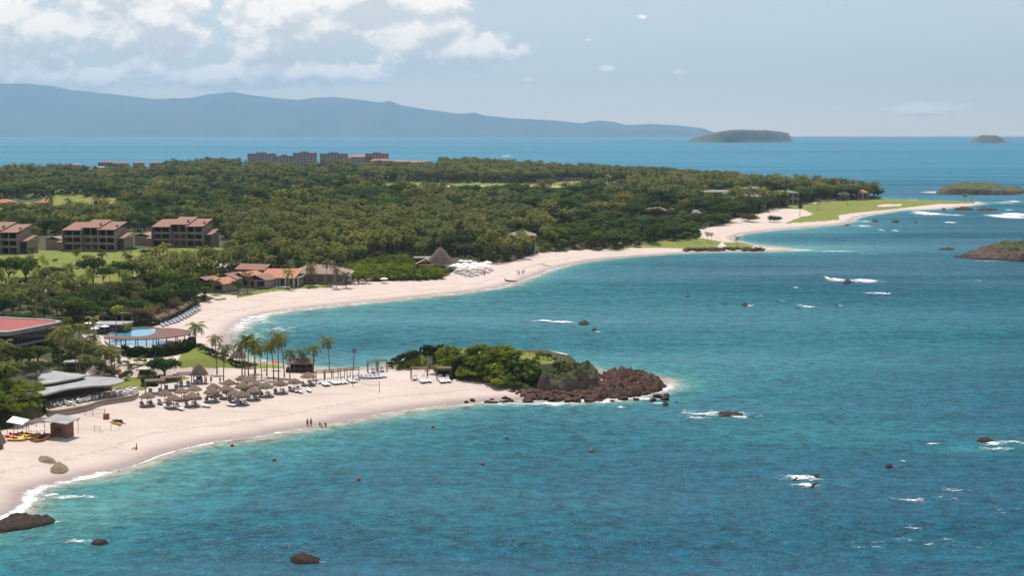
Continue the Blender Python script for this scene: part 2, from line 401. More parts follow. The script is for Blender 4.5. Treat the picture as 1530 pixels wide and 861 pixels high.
# shrub and tree belt limits: inland of this line the ground is forest floor
FOREST = [(-420, 425), (180, 432), (330, 445), (300, 452), (262, 474), (215, 495), (140, 500), (60, 500), (0, 515), (-420, 560), (-420, 244), (800, 244), (1000, 262), (1200, 274), (1345, 285), (1345, 296), (1200, 303), (1165, 312), (1095, 327), (1085, 335), (1040, 343), (1045, 356), (990, 362), (930, 372), (860, 374), (800, 378), (765, 392), (690, 395), (672, 410), (655, 418), (560, 421), (520, 421), (500, 424), (430, 429), (350, 440)]
lawn = np.zeros_like(GX); sandm = np.zeros_like(GX)
for P in LAWNS: lawn = np.maximum(lawn, zmask(P))
for P in SANDS: sandm = np.maximum(sandm, zmask(P))
forest = zmask(FOREST)
# soil and planting on the left resort slope and on the headland
for P in [[(-420, 660), (-420, 500), (120, 500), (150, 520), (150, 545), (90, 560), (70, 600), (66, 622), (30, 636), (0, 645)],
          [(585, 552), (600, 535), (660, 520), (800, 520), (890, 540), (890, 575), (840, 588), (780, 578), (720, 572), (662, 566), (640, 548), (600, 553)]]:
    forest = np.maximum(forest, zmask(P))
glade = ((fbm(GX/70, GY/90, 3, 20) > .585) & (GY > 720) & (forest > .5) & (PYg < 305)).astype(float)
lawn = np.maximum(lawn, glade)
keep = (GS > -16)
V = np.stack([GX, GY, np.maximum(GZ, -3.2)], -1).reshape(-1, 3)
F = grid_faces(*GX.shape, keep=keep)
def blur(a):
    b = a.copy(); b[1:-1, 1:-1] = (a[1:-1, 1:-1]*2+a[:-2, 1:-1]+a[2:, 1:-1]+a[1:-1, :-2]+a[1:-1, 2:])/6; return b
lawn = blur(lawn); forest = blur(blur(forest)); sandm = blur(sandm)
lawn_a = lawn.ravel(); for_a = forest.ravel(); san = sandm.ravel()
colr = np.stack([lawn_a, for_a, san, np.ones_like(san)], -1)
V, F, colr = compact(V, F, colr)
m, nt = new_mat('ground'); k = NT(nt)
a = k.attr('zone', 'Color'); sp = k.n('ShaderNodeSeparateColor'); k.l(a, sp.inputs[0])
P = k.pos(); sxyz = k.n('ShaderNodeSeparateXYZ'); k.l(P, sxyz.inputs[0])
nb = k.noise(P, .12, 5, .6); nf = k.noise(P, 1.3, 4, .65); nl = k.noise(P, .035, 3)
sand = k.mix(k.mapr(nb, .35, .65), (.635, .52, .455), (.57, .46, .395))
sand = k.mix(k.mapr(nf, .55, .75, 0, .55), sand, (.47, .36, .29))
pst = k.pos((.05, .22, .1)); sand = k.mix(k.mapr(k.noise(pst, 1.0, 4, .6), .55, .72, 0, .5), sand, (.44, .33, .27))
sand = k.mix(k.mapr(k.noise(k.pos((1.2, 3.0, 1)), 1, 5, .75), .57, .70, 0, .35), sand, (.42, .33, .275))
wv = k.math('ADD', sxyz.outputs[2], k.math('MULTIPLY', k.math('SUBTRACT', nb, .5), .35))
wet = k.mapr(wv, .12, .62, 1, 0, True)
sand = k.mix(k.math('MULTIPLY', wet, .88), sand, (.275, .205, .175))
grass = k.mix(k.mapr(nb, .3, .7), (.14, .185, .022), (.215, .22, .035)); grass = k.mix(k.mapr(nf, .5, .8, 0, .6), grass, (.085, .12, .02))
grass = k.mix(k.mapr(k.noise(k.pos((.3, 1, 1)), .05, 4, .6), .5, .7, 0, .6), grass, (.26, .24, .07))
soil = k.mix(k.mapr(nb, .3, .7), (.035, .045, .015), (.09, .085, .035)); soil = k.mix(k.mapr(nf, .6, .75, 0, .6), soil, (.2, .16, .09))
e = k.math('SUBTRACT', k.math('ADD', sp.outputs[1], k.math('MULTIPLY', nb, .6)), .3)
c = k.mix(k.mapr(e, .4, .6), sand, soil)
e = k.math('SUBTRACT', k.math('ADD', sp.outputs[0], k.math('MULTIPLY', nf, .4)), .2)
c = k.mix(k.mapr(e, .42, .58), c, grass)
c = k.mix(k.mapr(sp.outputs[2], .4, .6), c, sand)
trk = k.noise(k.pos((.9, 2.6, 1)), 1, 5, .75); bmp = k.bump(k.math('ADD', k.math('ADD', nf, k.math('MULTIPLY', trk, 2.0)), k.noise(P, 5, 3)), .5, .3)
wk = k.math('ABSOLUTE', k.math('SUBTRACT', k.math('ADD', sxyz.outputs[2], k.math('MULTIPLY', k.math('SUBTRACT', nb, .5), .5)), .88)); wk = k.math('MULTIPLY', k.mapr(wk, .0, .07, .55, 0), k.mapr(nf, .45, .6)); c = k.mix(k.math('MULTIPLY', wk, k.mapr(sp.outputs[1], 0, .3, 1, 0)), c, (.22, .16, .12))
sh, _ = k.pbsdf(c, k.mapr(wet, 0, 1, .95, .45), bmp, .3); k.out(sh)
terrain = link('ground', npmesh('ground', V, F, m, True, {'zone': ('FLOAT_COLOR', colr)})); tag(terrain, kind='structure')
# ---------------------------------------------------------------- sea
sc = np.arange(-1100, 2630, 9.0)
r = [900.0]
while r[-1] > HOR+4.2:
    q = r[-1]; r.append(q-(2.2 if q > 330 else 1.4 if q > 240 else .7 if q > 208 else .35))
r[-1] = HOR+3.87
r = np.array([1400, 1050]+r); Ys = np.array([unproj(CX, q, 0)[1] for q in r])
SX = ((sc-CX)/FP)[None, :]*Ys[:, None]*1.01; SY = np.repeat(Ys[:, None], len(sc), 1)
sd_ = -sdf(SX, SY, LAND)
PX, PY = proj(SX, SY, 0)
wob = (fbm(SX/30, SY/60, 4, 2)-.5)
# depth of the sandy floor: 0 = shore, 1 = deep
shal = .85*np.exp(-np.maximum(sd_, 0)/(4.2*(1+1.2*wob)))+.35*np.exp(-np.maximum(sd_, 0)/(34*(1+1.2*wob)))
def patch(cx, cy, rx, ry, amt, rot=0):
    ca, sa = math.cos(rot), math.sin(rot); dx = PX-cx; dy = PY-cy
    u = (dx*ca+dy*sa)/rx; v = (-dx*sa+dy*ca)/ry
    return amt*np.exp(-(u*u+v*v)*(1+.8*wob))
shal = shal+patch(230, 735, 230, 42, .26, -.32)+patch(120, 790, 120, 35, .15, -.2)+patch(540, 655, 190, 26, .16, -.06)+patch(640, 622, 90, 8, .2, -.05)
shal = shal+patch(500, 480, 250, 30, .20)+patch(1000, 530, 420, 60, .16)+patch(1350, 480, 350, 50, .16)+patch(800, 450, 300, 28, .16)
shal = shal+patch(1250, 650, 230, 22, .16)+patch(1460, 672, 60, 7, .35)+patch(1200, 370, 200, 6, .35)+patch(720, 790, 300, 40, .06)+patch(1200, 345, 120, 8, .25)
reef = patch(780, 628, 150, 20, .8, -.03)+patch(1000, 620, 120, 16, .45)+patch(60, 790, 120, 9, .6)+patch(1000, 372, 90, 3, .6)+patch(850, 560, 90, 9, .3)+patch(1330, 330, 100, 4, .5)+patch(1500, 400, 60, 6, .6)+patch(1100, 745, 300, 30, .2)
reef = reef+patch(110, 752, 60, 4, .4)
far = sstep(5000, 30000, SY)
V = np.stack([SX, SY, np.zeros_like(SX)], -1).reshape(-1, 3)
keep = (sd_ > -14)
F = grid_faces(*SX.shape, keep=keep)
at = np.stack([np.clip(shal, 0, 1.4).ravel(), np.clip(reef, 0, 1).ravel(), np.clip(sd_, 0, 1e4).ravel()], -1)
V, F, at = compact(V, F, at)
m, nt = new_mat('sea_water'); k = NT(nt)
sh_ = k.attr('shallow'); rf = k.attr('reef')
big = k.noise(k.pos((.012, .03, 1)), 1, 5, .6); mid = k.noise(k.pos((.05, .13, 1)), 1, 4, .6)
t = k.math('ADD', sh_, k.math('MULTIPLY', k.math('SUBTRACT', big, .5), .22))
t = k.math('ADD', t, k.math('MULTIPLY', k.math('SUBTRACT', mid, .5), .10))
rp = k.n('ShaderNodeValToRGB'); k.l(t, rp.inputs[0]); cr = rp.color_ramp
cr.elements[0].position = .0; cr.elements[0].color = (.003, .068, .110, 1)
cr.elements[1].position = 1.0; cr.elements[1].color = (.30, .28, .225, 1)
for p_, c_ in ((.18, (.006, .102, .135, 1)), (.38, (.018, .135, .16, 1)), (.60, (.045, .18, .175, 1)), (.82, (.13, .22, .19, 1))):
    e_ = cr.elements.new(p_); e_.color = c_
rfm = k.math('MULTIPLY', rf, k.mapr(mid, .3, .62))
c = k.mix(k.math('MULTIPLY', rfm, .75), rp.outputs[0], (.018, .075, .105)); gz_ = k.n('ShaderNodeSeparateXYZ'); k.l(k.pos(), gz_.inputs[0]); c = k.mix(k.mapr(gz_.outputs[1], 500, 2600, 0, 1, True), c, (.012, .150, .235))  # open-sea blue plus distance haze lightening, painted into the base colour
# open sea streaks: patches of calmer and rougher water
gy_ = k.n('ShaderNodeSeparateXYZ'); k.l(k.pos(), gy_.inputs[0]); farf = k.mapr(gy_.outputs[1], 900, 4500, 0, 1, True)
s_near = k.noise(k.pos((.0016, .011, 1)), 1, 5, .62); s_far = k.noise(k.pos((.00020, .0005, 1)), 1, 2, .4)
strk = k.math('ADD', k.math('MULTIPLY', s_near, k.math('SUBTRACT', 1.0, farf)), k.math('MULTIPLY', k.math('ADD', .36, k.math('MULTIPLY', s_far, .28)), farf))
# waves
nz = None
swell = k.noise(k.pos((.030, .055, 1)), 1, 4, .6)
w1 = k.noise(k.pos((.11, .17, 1)), 1, 4, .62); w2 = k.noise(k.pos((.34, .42, 1)), 1, 4, .68); w3 = k.noise(k.pos((1.1, 1.3, 1)), 1, 3, .65)
hgt = k.math('ADD', k.math('ADD', k.math('MULTIPLY', swell, 1.2), k.math('MULTIPLY', w1, 1.0)), k.math('ADD', k.math('MULTIPLY', w2, .62), k.math('MULTIPLY', w3, .22)))
bmp = k.bump(k.math('MULTIPLY', hgt, k.mapr(farf, 0, 1, 1, .12)), 1.0, 1.15)
nm = bmp
wt = k.math('ADD', k.math('ADD', k.math('MULTIPLY', w2, .42), k.math('MULTIPLY', w1, .22)), k.math('ADD', k.math('MULTIPLY', w3, .2), k.math('MULTIPLY', strk, .16)))
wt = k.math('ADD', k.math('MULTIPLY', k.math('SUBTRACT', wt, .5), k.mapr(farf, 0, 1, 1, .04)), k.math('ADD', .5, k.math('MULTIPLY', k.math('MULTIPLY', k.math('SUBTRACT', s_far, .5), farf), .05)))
dk = k.mapr(wt, .41, .59, .46, 1.5)  # light and dark of the ripples painted into the diffuse colour
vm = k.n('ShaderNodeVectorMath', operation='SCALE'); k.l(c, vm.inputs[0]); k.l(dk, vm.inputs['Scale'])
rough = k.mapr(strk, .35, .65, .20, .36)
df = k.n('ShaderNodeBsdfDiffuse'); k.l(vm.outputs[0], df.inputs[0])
gl = k.n('ShaderNodeBsdfGlossy'); gl.inputs[0].default_value = (1, 1, 1, 1); k.l(rough, gl.inputs['Roughness']); k.l(nm, gl.inputs['Normal'])
fr = k.n('ShaderNodeFresnel'); fr.inputs['IOR'].default_value = 1.33; k.l(nm, fr.inputs['Normal'])
fac = k.math('MINIMUM', k.math('MULTIPLY', fr.outputs[0], .30), k.mapr(strk, .35, .65, .07, .14))
mx = k.n('ShaderNodeMixShader'); k.l(fac, mx.inputs[0]); k.l(df.outputs[0], mx.inputs[1]); k.l(gl.outputs[0], mx.inputs[2])
k.out(mx.outputs[0])
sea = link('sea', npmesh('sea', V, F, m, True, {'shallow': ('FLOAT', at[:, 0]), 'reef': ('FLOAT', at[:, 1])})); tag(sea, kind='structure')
# ---------------------------------------------------------------- far mountains
m, nt = new_mat('forested_mountain'); k = NT(nt)
P = k.pos((.001, .001, .001)); n_ = k.noise(P, 1.5, 6, .6)
c = k.mix(k.mapr(n_, .35, .65), (.025, .060, .055), (.075, .11, .085)); sh, _ = k.pbsdf(c, .95, None, 0); k.out(sh)
prof = np.array([(-500, 110), (-200, 118), (0, 126), (40, 126), (75, 128), (110, 134), (150, 139), (200, 144), (245, 148), (290, 147), (320, 141), (352, 138), (380, 142), (415, 147), (450, 149), (500, 145), (540, 149), (570, 153.5), (583, 151), (600, 157), (640, 164), (690, 170), (710, 168), (725, 173), (770, 177), (830, 180), (868, 184), (892, 180), (915, 182), (935, 187), (970, 185), (1010, 187), (1050, 192), (1064, 197), (1078, 203), (1100, 204)])
cx = np.arange(-500, 1101, 2.0); ry = np.linspace(0, 1, 26)
pz = (HOR-np.interp(cx, prof[:, 0], prof[:, 1]))/FP
MY = 25500+ry[:, None]*5200+0*cx[None, :]
MX = (cx[None, :]-CX)/FP*MY
ridge = np.exp(-((ry[:, None]-.55)/.28)**2)
hh = (CH+pz[None, :]*28400)
rn = fbm(MX/1500, MY/1500, 5, 4)
rn2 = fbm(MX/420, MY/2500, 4, 8)
MZ = hh*ridge*(1-.9*np.abs(rn-.5)*6*(1-ridge)*ridge)*(1+.05*(rn2-.5))-30*(1-ridge)
MZ[0] = -4; MZ[-1] = -4
V = np.stack([MX, MY, np.maximum(MZ, -4)], -1).reshape(-1, 3)
tag(link('mountains', npmesh('mountains', V, grid_faces(*MX.shape), m, True)), kind='structure')
# ---------------------------------------------------------------- rocks
def rock_mat(name, c1, c2, dark=(.02, .016, .014), wetz=None, green=None, sc=.8):
    m, nt = new_mat(name); k = NT(nt); P = k.pos()
    n1 = k.noise(P, sc, 6, .65); n2 = k.noise(P, sc*5, 4, .7)
    c = k.mix(k.mapr(n1, .35, .65), c1, c2); c = k.mix(k.mapr(n2, .52, .66, 0, .75), c, dark)
    sz = k.n('ShaderNodeSeparateXYZ'); k.l(P, sz.inputs[0])
    if wetz: c = k.mix(k.mapr(sz.outputs[2], wetz*.4, wetz, .8, 0), c, dark)
    if green:
        g = k.n('ShaderNodeNewGeometry'); s2 = k.n('ShaderNodeSeparateXYZ'); k.l(g.outputs['Normal'], s2.inputs[0])
        f = k.math('MULTIPLY', k.mapr(s2.outputs[2], green[1], green[1]+.2), k.mapr(n1, .38, .5))
        if len(green) > 2: f = k.math('MULTIPLY', f, k.mapr(sz.outputs[2], green[2], green[2]+1.5))
        c = k.mix(f, c, green[0])
    b = k.bump(k.math('ADD', n1, n2), .9, .6)
    sh, _ = k.pbsdf(c, .85, b, .25); k.out(sh); return m
M_REEF = rock_mat('wet_reef_rock', (.035, .024, .018), (.085, .053, .036), wetz=.5)
M_RED = rock_mat('reddish_volcanic_rock', (.075, .04, .03), (.175, .09, .064), dark=(.035, .02, .016), wetz=.6, sc=.7)
M_TAN = rock_mat('tan_beach_boulder', (.33, .22, .15), (.42, .30, .21), dark=(.12, .08, .055))
M_CLIFF = rock_mat('cliff_rock', (.12, .08, .062), (.27, .195, .155), dark=(.03, .021, .017), green=((.06, .085, .02), .35, 2.0), sc=.5)
M_ISLE = rock_mat('islet_rock', (.075, .05, .038), (.14, .09, .065), wetz=1.0, green=((.075, .095, .025), .55, 3.0), sc=.25)
def rock_mesh(seed, sub=3, rough=.35, flat=1.0, mat=M_REEF):
    bm = bmesh.new(); bmesh.ops.create_icosphere(bm, subdivisions=sub, radius=1)
    off = Vector((seed*3.7, seed*1.3, seed*7.1))
    for v in bm.verts:
        n = v.co.normalized()
        d = 1+rough*(mnoise.fractal(n*1.3+off, 1, 2, 4)+.35*abs(mnoise.noise(n*3.1+off))) - rough*.5*mnoise.cell(n*2.2+off)*.5
        v.co = n*d; v.co.z = v.co.z*flat
    me = bpy.data.meshes.new('rock'); bm.to_mesh(me); bm.free(); me.materials.append(mat)
    me.polygons.foreach_set('use_smooth', [False]*len(me.polygons)); return me
def big_rock(name, poly_px, top, mat, label, cat, z0=-1.2, seed=1, res=.5, group=None, spiky=1.0, base_z=0.0, prof=None, noise_s=3.0, edge=2.5):
    """an outcrop over an outlined patch of ground: real relief, with steep broken sides"""
    Pw = crom(W(poly_px, base_z), 3)
    xs = [p[0] for p in Pw]; ys = [p[1] for p in Pw]
    nx = max(8, int((max(xs)-min(xs)+2)/res)); ny = max(8, int((max(ys)-min(ys)+2)/res))
    X, Y = np.meshgrid(np.linspace(min(xs)-1, max(xs)+1, nx), np.linspace(min(ys)-1, max(ys)+1, ny))
    jx = (vn(X*2.3, Y*2.3, seed)-.5)*res*.8; jy = (vn(X*2.3, Y*2.3, seed+5)-.5)*res*.8
    X = X+jx; Y = Y+jy
    s = sdf(X, Y, Pw)+(fbm(X/noise_s, Y/noise_s, 4, seed)-.5)*edge
    n = fbm(X/noise_s, Y/noise_s, 4, seed+3); n3 = fbm(X/noise_s*3.3, Y/noise_s*3.3, 3, seed+7)
    blk = np.floor(n*6)/6*.5+n*.5
    pr = prof(X, Y) if prof else 1.0
    Z = z0+(top-z0)*sstep(-.2, edge*1.2, s)**.7*(.45+.55*pr)*(1-.5*spiky*(1-blk)) + spiky*(n3-.5)*min(1.2, top*.5)*sstep(0, 1, s)
    Z = np.where(s < -.4, z0-1, Z)
    c = (np.mean(xs), np.mean(ys))
    V = np.stack([X-c[0], Y-c[1], Z], -1).reshape(-1, 3)
    F = grid_faces(*X.shape, keep=s > -.6); V, F = compact(V, F)
    o = link(name, npmesh(name, V, F, mat), loc=(c[0], c[1], base_z)); tag(o, label, cat, group); return o
# headland point and outcrops
big_rock('rocky_point', [(868, 600), (885, 566), (920, 560), (955, 562), (985, 570), (1000, 577), (992, 586), (960, 594), (915, 598)], 3.9, M_RED,
         'reddish brown volcanic rock spur at the tip of the green headland', 'rock spur', seed=3, res=.27, noise_s=1.8, edge=2.4, spiky=1.45, prof=lambda X, Y: .62+.38*vn(X/7, Y/7, 2))
big_rock('cliff', [(797, 590), (800, 580), (830, 570), (888, 566), (902, 578), (896, 590), (850, 592), (820, 592)], 6.9, M_CLIFF,
         'grey and brown rock cliff below the lawn of the headland', 'cliff', seed=8, res=.27, noise_s=2.6, edge=2.0, spiky=1.2, prof=lambda X, Y: .75+.25*vn(X/6, Y/6, 4))
big_rock('cliff', [(-60, 668), (-60, 625), (-10, 612), (40, 604), (70, 600), (73, 612), (68, 628), (45, 634), (10, 640), (6, 655), (9, 668), (0, 676)], 4.7, M_CLIFF,
         'brown rock bank behind the kayak hut at the left edge', 'cliff', seed=12, res=.4, noise_s=3, edge=1.8, spiky=.45, base_z=1.2)
ro = [([(-30, 800), (0, 778), (25, 771), (45, 770), (80, 776), (82, 783), (60, 789), (30, 795)], 1.3, 'dark wet rock outcrop at the waterline in the lower left corner', 21),
      ([(133, 812), (140, 808), (160, 808), (166, 813), (155, 817), (138, 817)], .9, 'small dark rock breaking the water right of the corner outcrop', 22),
      ([(428, 838), (436, 831), (462, 829), (482, 835), (480, 842), (455, 845), (435, 844)], 1.2, 'lone dark rock in the sea at the bottom of the view', 23),
      ([(1320, 699), (1326, 694), (1334, 695), (1338, 699), (1330, 702)], 1.1, 'small brown rock in open water above the double rocks with foam', 24),
      ([(1181, 720), (1186, 714), (1197, 714), (1196, 719)], .9, 'left rock of the three in the foam patch at lower right', 25),
      ([(1213, 714), (1217, 710), (1224, 710), (1226, 715), (1219, 716)], 1.2, 'upper right rock of the three in the foam patch at lower right', 26),
      ([(1203, 729), (1212, 723), (1226, 722), (1225, 728), (1212, 731)], .9, 'lower rock of the three in the foam patch at lower right', 27),
      ([(1457, 660), (1462, 656), (1478, 656), (1490, 660), (1475, 663)], .9, 'dark rock at the crest of the breaker near the right edge', 28),
      ([(1062, 621), (1075, 616), (1098, 617), (1112, 619), (1110, 623), (1080, 624)], .8, 'long dark rock in the foam streak right of the headland', 29),
      ([(988, 608), (992, 600), (998, 601), (1000, 607)], 1.2, 'small pointed rock in the surf just off the headland tip', 30),
      ([(1006, 602), (1011, 598), (1016, 600), (1013, 603)], .6, 'tiny rock seaward of the headland tip', 31),
      ([(862, 484), (872, 480), (881, 482), (880, 486), (868, 487)], 1.0, 'low dark rock at the end of the thin wave line in the bay', 32),
      ([(882, 495), (886, 490), (892, 492), (891, 496)], 1.0, 'small rock below the wave line rock in the bay', 33),
      ([(1023, 443), (1030, 441), (1031, 444), (1025, 445)], .7, 'solitary rock dot in the middle of the bay', 34),
      ([(1105, 456), (1113, 453), (1120, 456), (1114, 459)], .9, 'dark rock with thin foam in the middle bay', 35),
      ([(1079, 455), (1086, 454.5), (1088, 457), (1081, 457)], .4, 'barely surfacing rock in the middle bay', 36),
      ([(1157, 451), (1163, 448), (1164, 451), (1159, 452)], .8, 'left rock of a close pair in the middle bay', 37),
      ([(1175, 449), (1180, 447.5), (1181, 450), (1176, 451)], .6, 'right rock of a close pair in the middle bay', 38),
      ([(1186, 461), (1194, 459), (1199, 460), (1193, 462)], .6, 'rock under the curling foam in the right of the bay', 39),
      ([(1247, 457), (1252, 454), (1254, 457), (1250, 458.5)], .8, 'rock just right of the curling foam in the bay', 40),
      ([(1258, 423), (1264, 419), (1273, 421), (1272, 424), (1262, 425)], 1.3, 'brown rock inside the long white breaker', 41),
      ([(1321, 439), (1327, 437), (1330, 439), (1325, 440)], .7, 'small rock with foam right of the long breaker', 42),
      ([(1400, 373), (1412, 371), (1426, 371.5), (1424, 374), (1408, 374)], .9, 'flat dark reef left of the grassy rock islet', 43)]
for i, (a, b, lab, c) in enumerate(ro):
    p = Gs(a[0][0], a[0][1])
    big_rock('sea_rock', a, b*(.85 if i not in (0, 2) else .78), M_REEF, lab, 'rock', seed=c, res=max(.3, mpp(p)*1.4), noise_s=1.3, edge=1.0, spiky=1.1, z0=-.4)
far_reefs = [(1272, 333, 10), (1266, 337, 14), (1308, 331, 16), (1309, 336.5, 10), (1295, 342, 8), (1338, 332, 16), (1368, 333, 14), (1384, 333.5, 6), (1440, 313.5, 36), (1410, 313, 14), (1474, 314, 40), (1451, 317, 7)]
for i, (x, y, wd) in enumerate(far_reefs):
    h = 1.3+.5*(i % 3)
    big_rock('reef_rock', [(x-wd/2, y), (x-wd/4, y-1.6), (x+wd/5, y-1.8), (x+wd/2, y-.2), (x+wd/4, y+1.2), (x-wd/4, y+1.3)], h, M_REEF,
             'dark reef rock off the golf point, %s in the reef, %s' % (ORD[i], 'close to the sand' if i < 8 else 'near the tip'), 'rock', seed=50+i, res=1.0, group='reef rocks off the golf point', noise_s=4, edge=3)
for a, lab, sd0 in (([(54, 686), (60, 682), (72, 683), (82, 687), (80, 691), (60, 690)], 'flat tan boulder on the sand at left, the larger of two', 61), ([(77, 698), (84, 692), (95, 692), (98, 697), (94, 701), (82, 702)], 'tan boulder on the sand, nearer the water of the two', 62)):
    big_rock('beach_boulder', a, .72, M_TAN, lab, 'boulder', seed=sd0, res=.2, noise_s=1.6, edge=.8, base_z=1.2, spiky=1.0, z0=-.5)
# loose boulders at the headland foot
RK = [rock_mesh(i, 2, .45, .7, M_RED) for i in range(6)]
def scatter_rocks(pts, group, labf, s0=.5, s1=1.2, sink=.15, mats=RK, name='boulder'):
    for i, (x, y) in enumerate(pts):
        s = random.uniform(s0, s1); p = G(x, y)
        o = link(name, mats[i % len(mats)]); o.location = (p.x, p.y, p.z+s*(.35-sink)); o.rotation_euler = (0, 0, random.uniform(0, 6.28)); o.scale = (s*random.uniform(.8, 1.4), s, s*random.uniform(.7, 1.1))
        tag(o, labf(i), 'boulder', group)
pts = []
while len(pts) < 95:
    x = random.uniform(786, 905); y = random.uniform(586, 601)-(0 if x > 800 else -1)
    if y < 588 and x < 800: continue
    pts.append((x, y))
scatter_rocks(pts, 'reddish boulders heaped at the foot of the headland cliff', lambda i: 'reddish brown boulder in the heap at the foot of the headland cliff', .45, 1.2)
pts = [(697, 602), (706, 599.5), (728, 602), (733, 602.5), (735, 597.5), (752, 596), (755, 595.5), (760, 597), (748, 601), (756, 601), (768, 586), (772, 589), (776, 587), (779, 593), (783, 590), (764, 600), (788, 596), (741, 603)]
scatter_rocks(pts, 'scattered boulders on the wet sand before the headland', lambda i: 'low reddish boulder scattered on the wet sand before the headland', .3, .65)
pts = [(random.uniform(860, 1000), random.uniform(588, 602)) for _ in range(26)]
pts = [p for p in pts if p[1] > 602-(p[0]-900)*.16]
scatter_rocks(pts, 'rocks awash along the spur', lambda i: 'dark rock awash in the surf along the rock spur', .4, 1.0)
pts = []
for i in range(88):
    x = random.uniform(1024, 1142); pts.append((x, 374.2+random.uniform(-1.6, 1.6)-.8*math.sin((x-1024)/118*PI)))
scatter_rocks(pts, 'riprap rocks edging the grassy spit', lambda i: 'dark brown riprap rock edging the far grassy spit', .8, 1.7)
# far islets
big_rock('rocky_islet', [(1418, 385), (1440, 379), (1470, 376), (1500, 372), (1560, 368), (1620, 372), (1620, 392), (1560, 393), (1500, 390), (1450, 388)], 6.9, M_ISLE,
         'dark rocky islet with a green grassy top at the right edge', 'islet', seed=71, res=.55, noise_s=4, edge=3, spiky=1.5, z0=-1.2, prof=lambda X, Y: -.3+1.3*sstep(220, 248, X))
big_rock('islet', [(1396, 287), (1410, 283), (1450, 280.5), (1500, 283), (1545, 287), (1530, 290.5), (1450, 291), (1405, 290)], 9.5, M_ISLE,
         'low brown and green islet off the golf point near the right edge', 'islet', seed=75, res=1.8, noise_s=9, edge=6, spiky=1.2, z0=-2, prof=lambda X, Y: .25+.75*np.exp(-((X-Y*.342)/42.)**2))
m_far = rock_mat('dry_green_island', (.06, .07, .04), (.11, .105, .065), dark=(.035, .03, .025), sc=.02)
big_rock('island', [(1012, 211.6), (1040, 210.6), (1100, 210), (1160, 210), (1190, 211.2), (1170, 212.2), (1100, 212.6), (1040, 212.4)], 95, m_far,
         'flat topped grey green island on the horizon right of the mountains', 'island', seed=80, res=22, noise_s=90, edge=55, spiky=.35, z0=-4,
         prof=lambda X, Y: np.interp(CX+X/Y*FP, [1010, 1028, 1034, 1060, 1085, 1100, 1150, 1165, 1176, 1179, 1192], [-.8, -.75, -.1, .45, .95, 1.0, .9, .7, .55, -.72, -.8]))
big_rock('island', [(1426, 212.4), (1450, 211.6), (1500, 211.6), (1560, 212.2), (1560, 213.2), (1450, 213.4)], 62, m_far,
         'small domed island on the horizon near the right edge', 'island', seed=84, res=20, noise_s=90, edge=50, spiky=.3, z0=-4,
         prof=lambda X, Y: np.interp(CX+X/Y*FP, [1424, 1446, 1452, 1462, 1485, 1494, 1500, 1560], [-.85, -.75, .1, .8, .7, .0, -.72, -.85]))
# sandbar of the islet
mb = MB(); p = Gs(1385, 287.5); q = Gs(1412, 287.5)
mb.lathe([(1, -.4), (.8, .15), (.5, .5), (.01, .6)], 20, (0, 0, 0), (q.x-p.x)/2+8, 22)
o = mb.build('sandbar', terrain.data.materials[0], None, True); o.location = ((p.x+q.x)/2, p.y, 0); tag(o, kind='structure')
# ---------------------------------------------------------------- foam
m, nt = new_mat('foam'); k = NT(nt)
d = k.attr('core'); P = k.pos((.28, .5, 1)); n1 = k.noise(P, 1.0, 6, .75); n2 = k.noise(k.pos((1.3, 1.7, 1)), 1.0, 4, .7)
v = k.math('ADD', d, k.math('ADD', k.math('MULTIPLY', k.math('SUBTRACT', n1, .5), 3.4), k.math('MULTIPLY', k.math('SUBTRACT', n2, .5), 1.7)))
al = k.mapr(v, .42, 1.05, 0, .95)
sh, bs = k.pbsdf((.82, .84, .85), .7, k.bump(n2, .5, .3), .3)
k.l(al, bs.inputs['Alpha']); k.out(sh); M_FOAM = m
def foam(px, py, hw, hh, amp=.8, rot=0, height_=.0, seed=0, z=.05):
    """an irregular raft of foam lying on the water; hw, hh in photo pixels at that spot"""
    c = Gs(px, py); s = mpp(c); a = hw*s; y0 = unproj(px, py-hh)[1]; y1 = unproj(px, py+hh)[1]; b = (y0-y1)/2
    nu, nv = 40, 16
    u, v = np.meshgrid(np.linspace(-1, 1, nu), np.linspace(-1, 1, nv))
    w_ = (fbm(u*3+seed, v*2, 3, seed)-.5)*.5
    r2 = np.sqrt(u*u+(v+w_)**2); core = amp*(1.25-1.25*r2)
    X = u*a; Y = v*b; ca, sa = math.cos(rot), math.sin(rot)
    Z = z+height_*np.clip(1-r2, 0, 1)*(.6+.8*fbm(u*6, v*3, 3, seed+2))
    V = np.stack([X*ca-Y*sa, X*sa+Y*ca, Z], -1).reshape(-1, 3)
    o = link('surf_foam', npmesh('surf_foam', V, grid_faces(nv, nu), M_FOAM, True, {'core': ('FLOAT', core)}), loc=(c.x, c.y, 0)); tag(o, kind='stuff')
